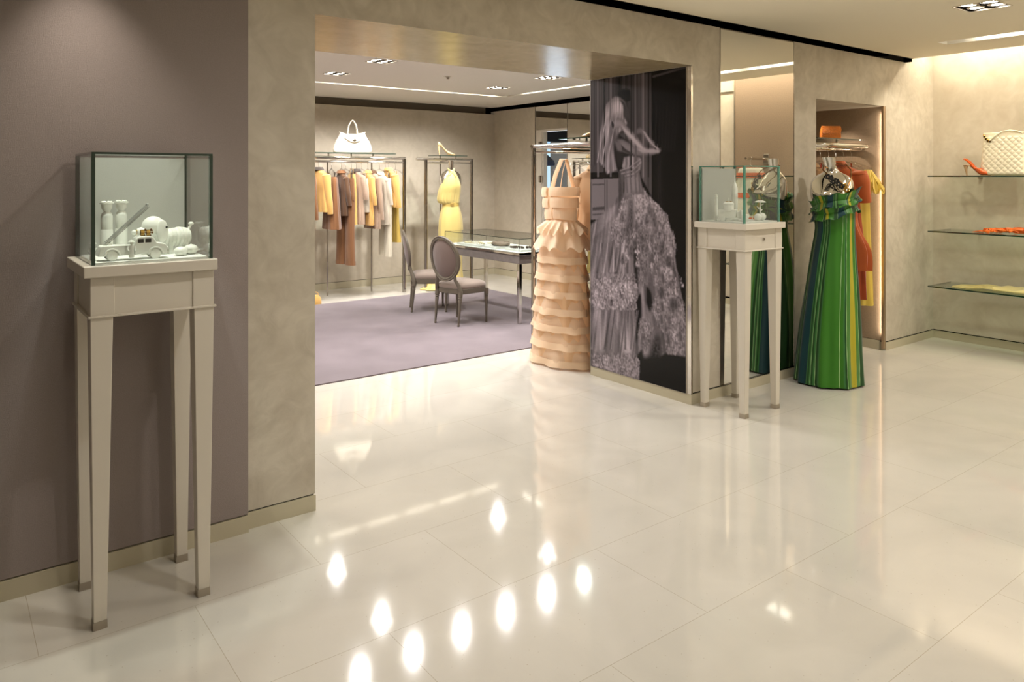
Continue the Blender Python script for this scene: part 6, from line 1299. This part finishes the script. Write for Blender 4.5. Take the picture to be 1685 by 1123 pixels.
# scarves
def crumple(name, label, loc, m_, sx, sy, sz, n, seed, rad):
    r = thing(name, label, 'scarf', loc); rnd = random.Random(seed); q = MB()
    for i in range(n):
        cx, cy = rnd.uniform(-sx * .6, sx * .6), rnd.uniform(-sy * .9, sy * .9); a0 = rnd.uniform(0, 2 * PI); pts = []
        for k in range(9):
            a = a0 + k * .55 * rnd.choice((1, 1, -1)); l = rnd.uniform(.3, 1)
            pts.append((max(-sx, min(sx, cx + .4 * sx * l * math.cos(a))), max(-sy, min(sy, cy + .30 * sy * l * math.sin(a) + (k - 4) * sy * .05)), rad + abs(sz * rnd.uniform(0, 1) * (1 - abs(cy / sy) ** 2 * .6))))
        pts = [Vector(p) for p in pts]; sm = []
        for k in range(len(pts) - 1):
            for f in (0, .5): sm.append(pts[k].lerp(pts[k + 1], f))
        for _ in range(2): sm = [sm[0]] + [(sm[k - 1] + sm[k] * 2 + sm[k + 1]) / 4 for k in range(1, len(sm) - 1)] + [sm[-1]]
        q.tube(sm, [rad * rnd.uniform(.5, 1.5) for _ in sm], 6, flat=rnd.uniform(.3, .6))
    q.build('folds', m_, r); return r
sc = crumple('scarf', 'crumpled orange silk scarf lying on the middle glass wall shelf', (7.80, 2.66, 1.122), mat('orange_silk', rgb(232, 112, 34), 0.4, spec=.5, var=.25, vscale=30), .10, .30, .045, 70, 5, .011)
q = MB(); rnd = random.Random(8)
for i in range(28):
    y = .26 + rnd.uniform(0, .02); x = rnd.uniform(-.09, .09); q.tube([(x, y, .012), (x + rnd.uniform(-.03, .03), y + .05, .018), (x + rnd.uniform(-.04, .04), y + .09, .006)], .0028, 5)
q.build('fringe', mat('orange_silk'), sc)['kind'] = 'stuff'
r = thing('scarf', 'folded pale yellow scarf with a long fringe on the lowest glass wall shelf', 'scarf', (7.80, 2.40, 0.590)); q = MB(); R = []
for i in range(44):
    y = lerp(-.55, .45, i / 43); ring = []
    for k in range(36):
        th = 2 * PI * k / 36; wob = .010 * math.sin(y * 21 + 3 * math.cos(th)) + .006 * math.sin(y * 47 + th * 2)
        ring.append((.13 * abs(math.cos(th)) ** .6 * (1 if math.cos(th) > 0 else -1) * (1 + .08 * math.sin(y * 9)), y, .022 + (.020 + wob * .8) * math.sin(th) + .0))
    R.append([(x, yy, max(z, .0005)) for x, yy, z in ring])
q.rings(R); M_YSC = mat('pale_yellow_silk_scarf', rgb(220, 208, 142), 0.45, spec=.4, sheen=.3); q.build('folded_cloth', M_YSC, r)
q = MB(); rnd = random.Random(2)
for i in range(60):
    x = rnd.uniform(-.12, .12); y0 = .43; l = rnd.uniform(.22, .40); q.tube([(x, y0, .025), (x + rnd.uniform(-.02, .02), y0 + l * .4, .022 + rnd.uniform(0, .012)), (x + rnd.uniform(-.03, .03), y0 + l * .8, .010), (x + rnd.uniform(-.04, .04), y0 + l, .004)], .0032, 5)
q.build('fringe', M_YSC, r)['kind'] = 'stuff'

# ------------------------------------------------------------------ what the wall mirror shows from the other side of the room
M_KNIT = mat('ivory_knit', rgb(238, 232, 210), 0.8, bump=1.0, bscale=120, sheen=.4); M_OTRIM = mat('orange_braid', rgb(228, 104, 44), 0.6, bump=.8, bscale=160, var=.3, vscale=120)
r = thing('clothes_rack', 'chrome wall rail on the bronze fabric panel, seen in the wall mirror', 'clothes rack', (8.10, 1.62, 0))
q = MB(); q.cyl((0, 0, 1.86), (-0.42, 0, 1.86), .014, 12); q.build('arm', M_CHROME, r)
q = MB(); q.box(-.012, .0, -.04, .04, 1.80, 1.92); q.build('wall_plate', M_CHROME, r, bevel=.003)
hanger('chrome clip hanger of the ivory and orange coat, seen in the wall mirror', (7.78, 1.62, 1.862), PI / 2, None, 0.17, .05, True)
g = thing('fringed_coat', 'ivory fringed coat with orange bands, seen only in the wall mirror', 'coat', (7.78, 1.62, 0), PI / 2)
q = MB(); cloth(q, [(1.75, .10, .05, 0, 0, .02), (1.70, .17, .08, 0, 0, .04), (1.3, .18, .09, 0, 0, .04), (.72, .20, .11, 0, 0, .05)], seed=2); q.build('body', M_KNIT, g)
for z in (1.66, 1.42, 1.13, .78):
    q = MB(); cloth(q, [(z + .03, .190, .098, 0, 0, .03), (z - .03, .192, .100, 0, 0, .03)], m=3, seed=2); q.build('orange_band', M_OTRIM, g)
q = MB(); rnd = random.Random(6)
for i in range(260):
    z = rnd.choice((1.60, 1.52, 1.36, 1.28, 1.20, 1.06, .98, .90)); th = rnd.uniform(0, 2 * PI); x, y = .186 * math.cos(th), .098 * math.sin(th)
    q.tube([(x, y, z), (x * 1.07, y * 1.1, z - .03), (x * 1.09, y * 1.12, z - .07)], .003, 4)
q.build('fringe', M_KNIT, g)['kind'] = 'stuff'
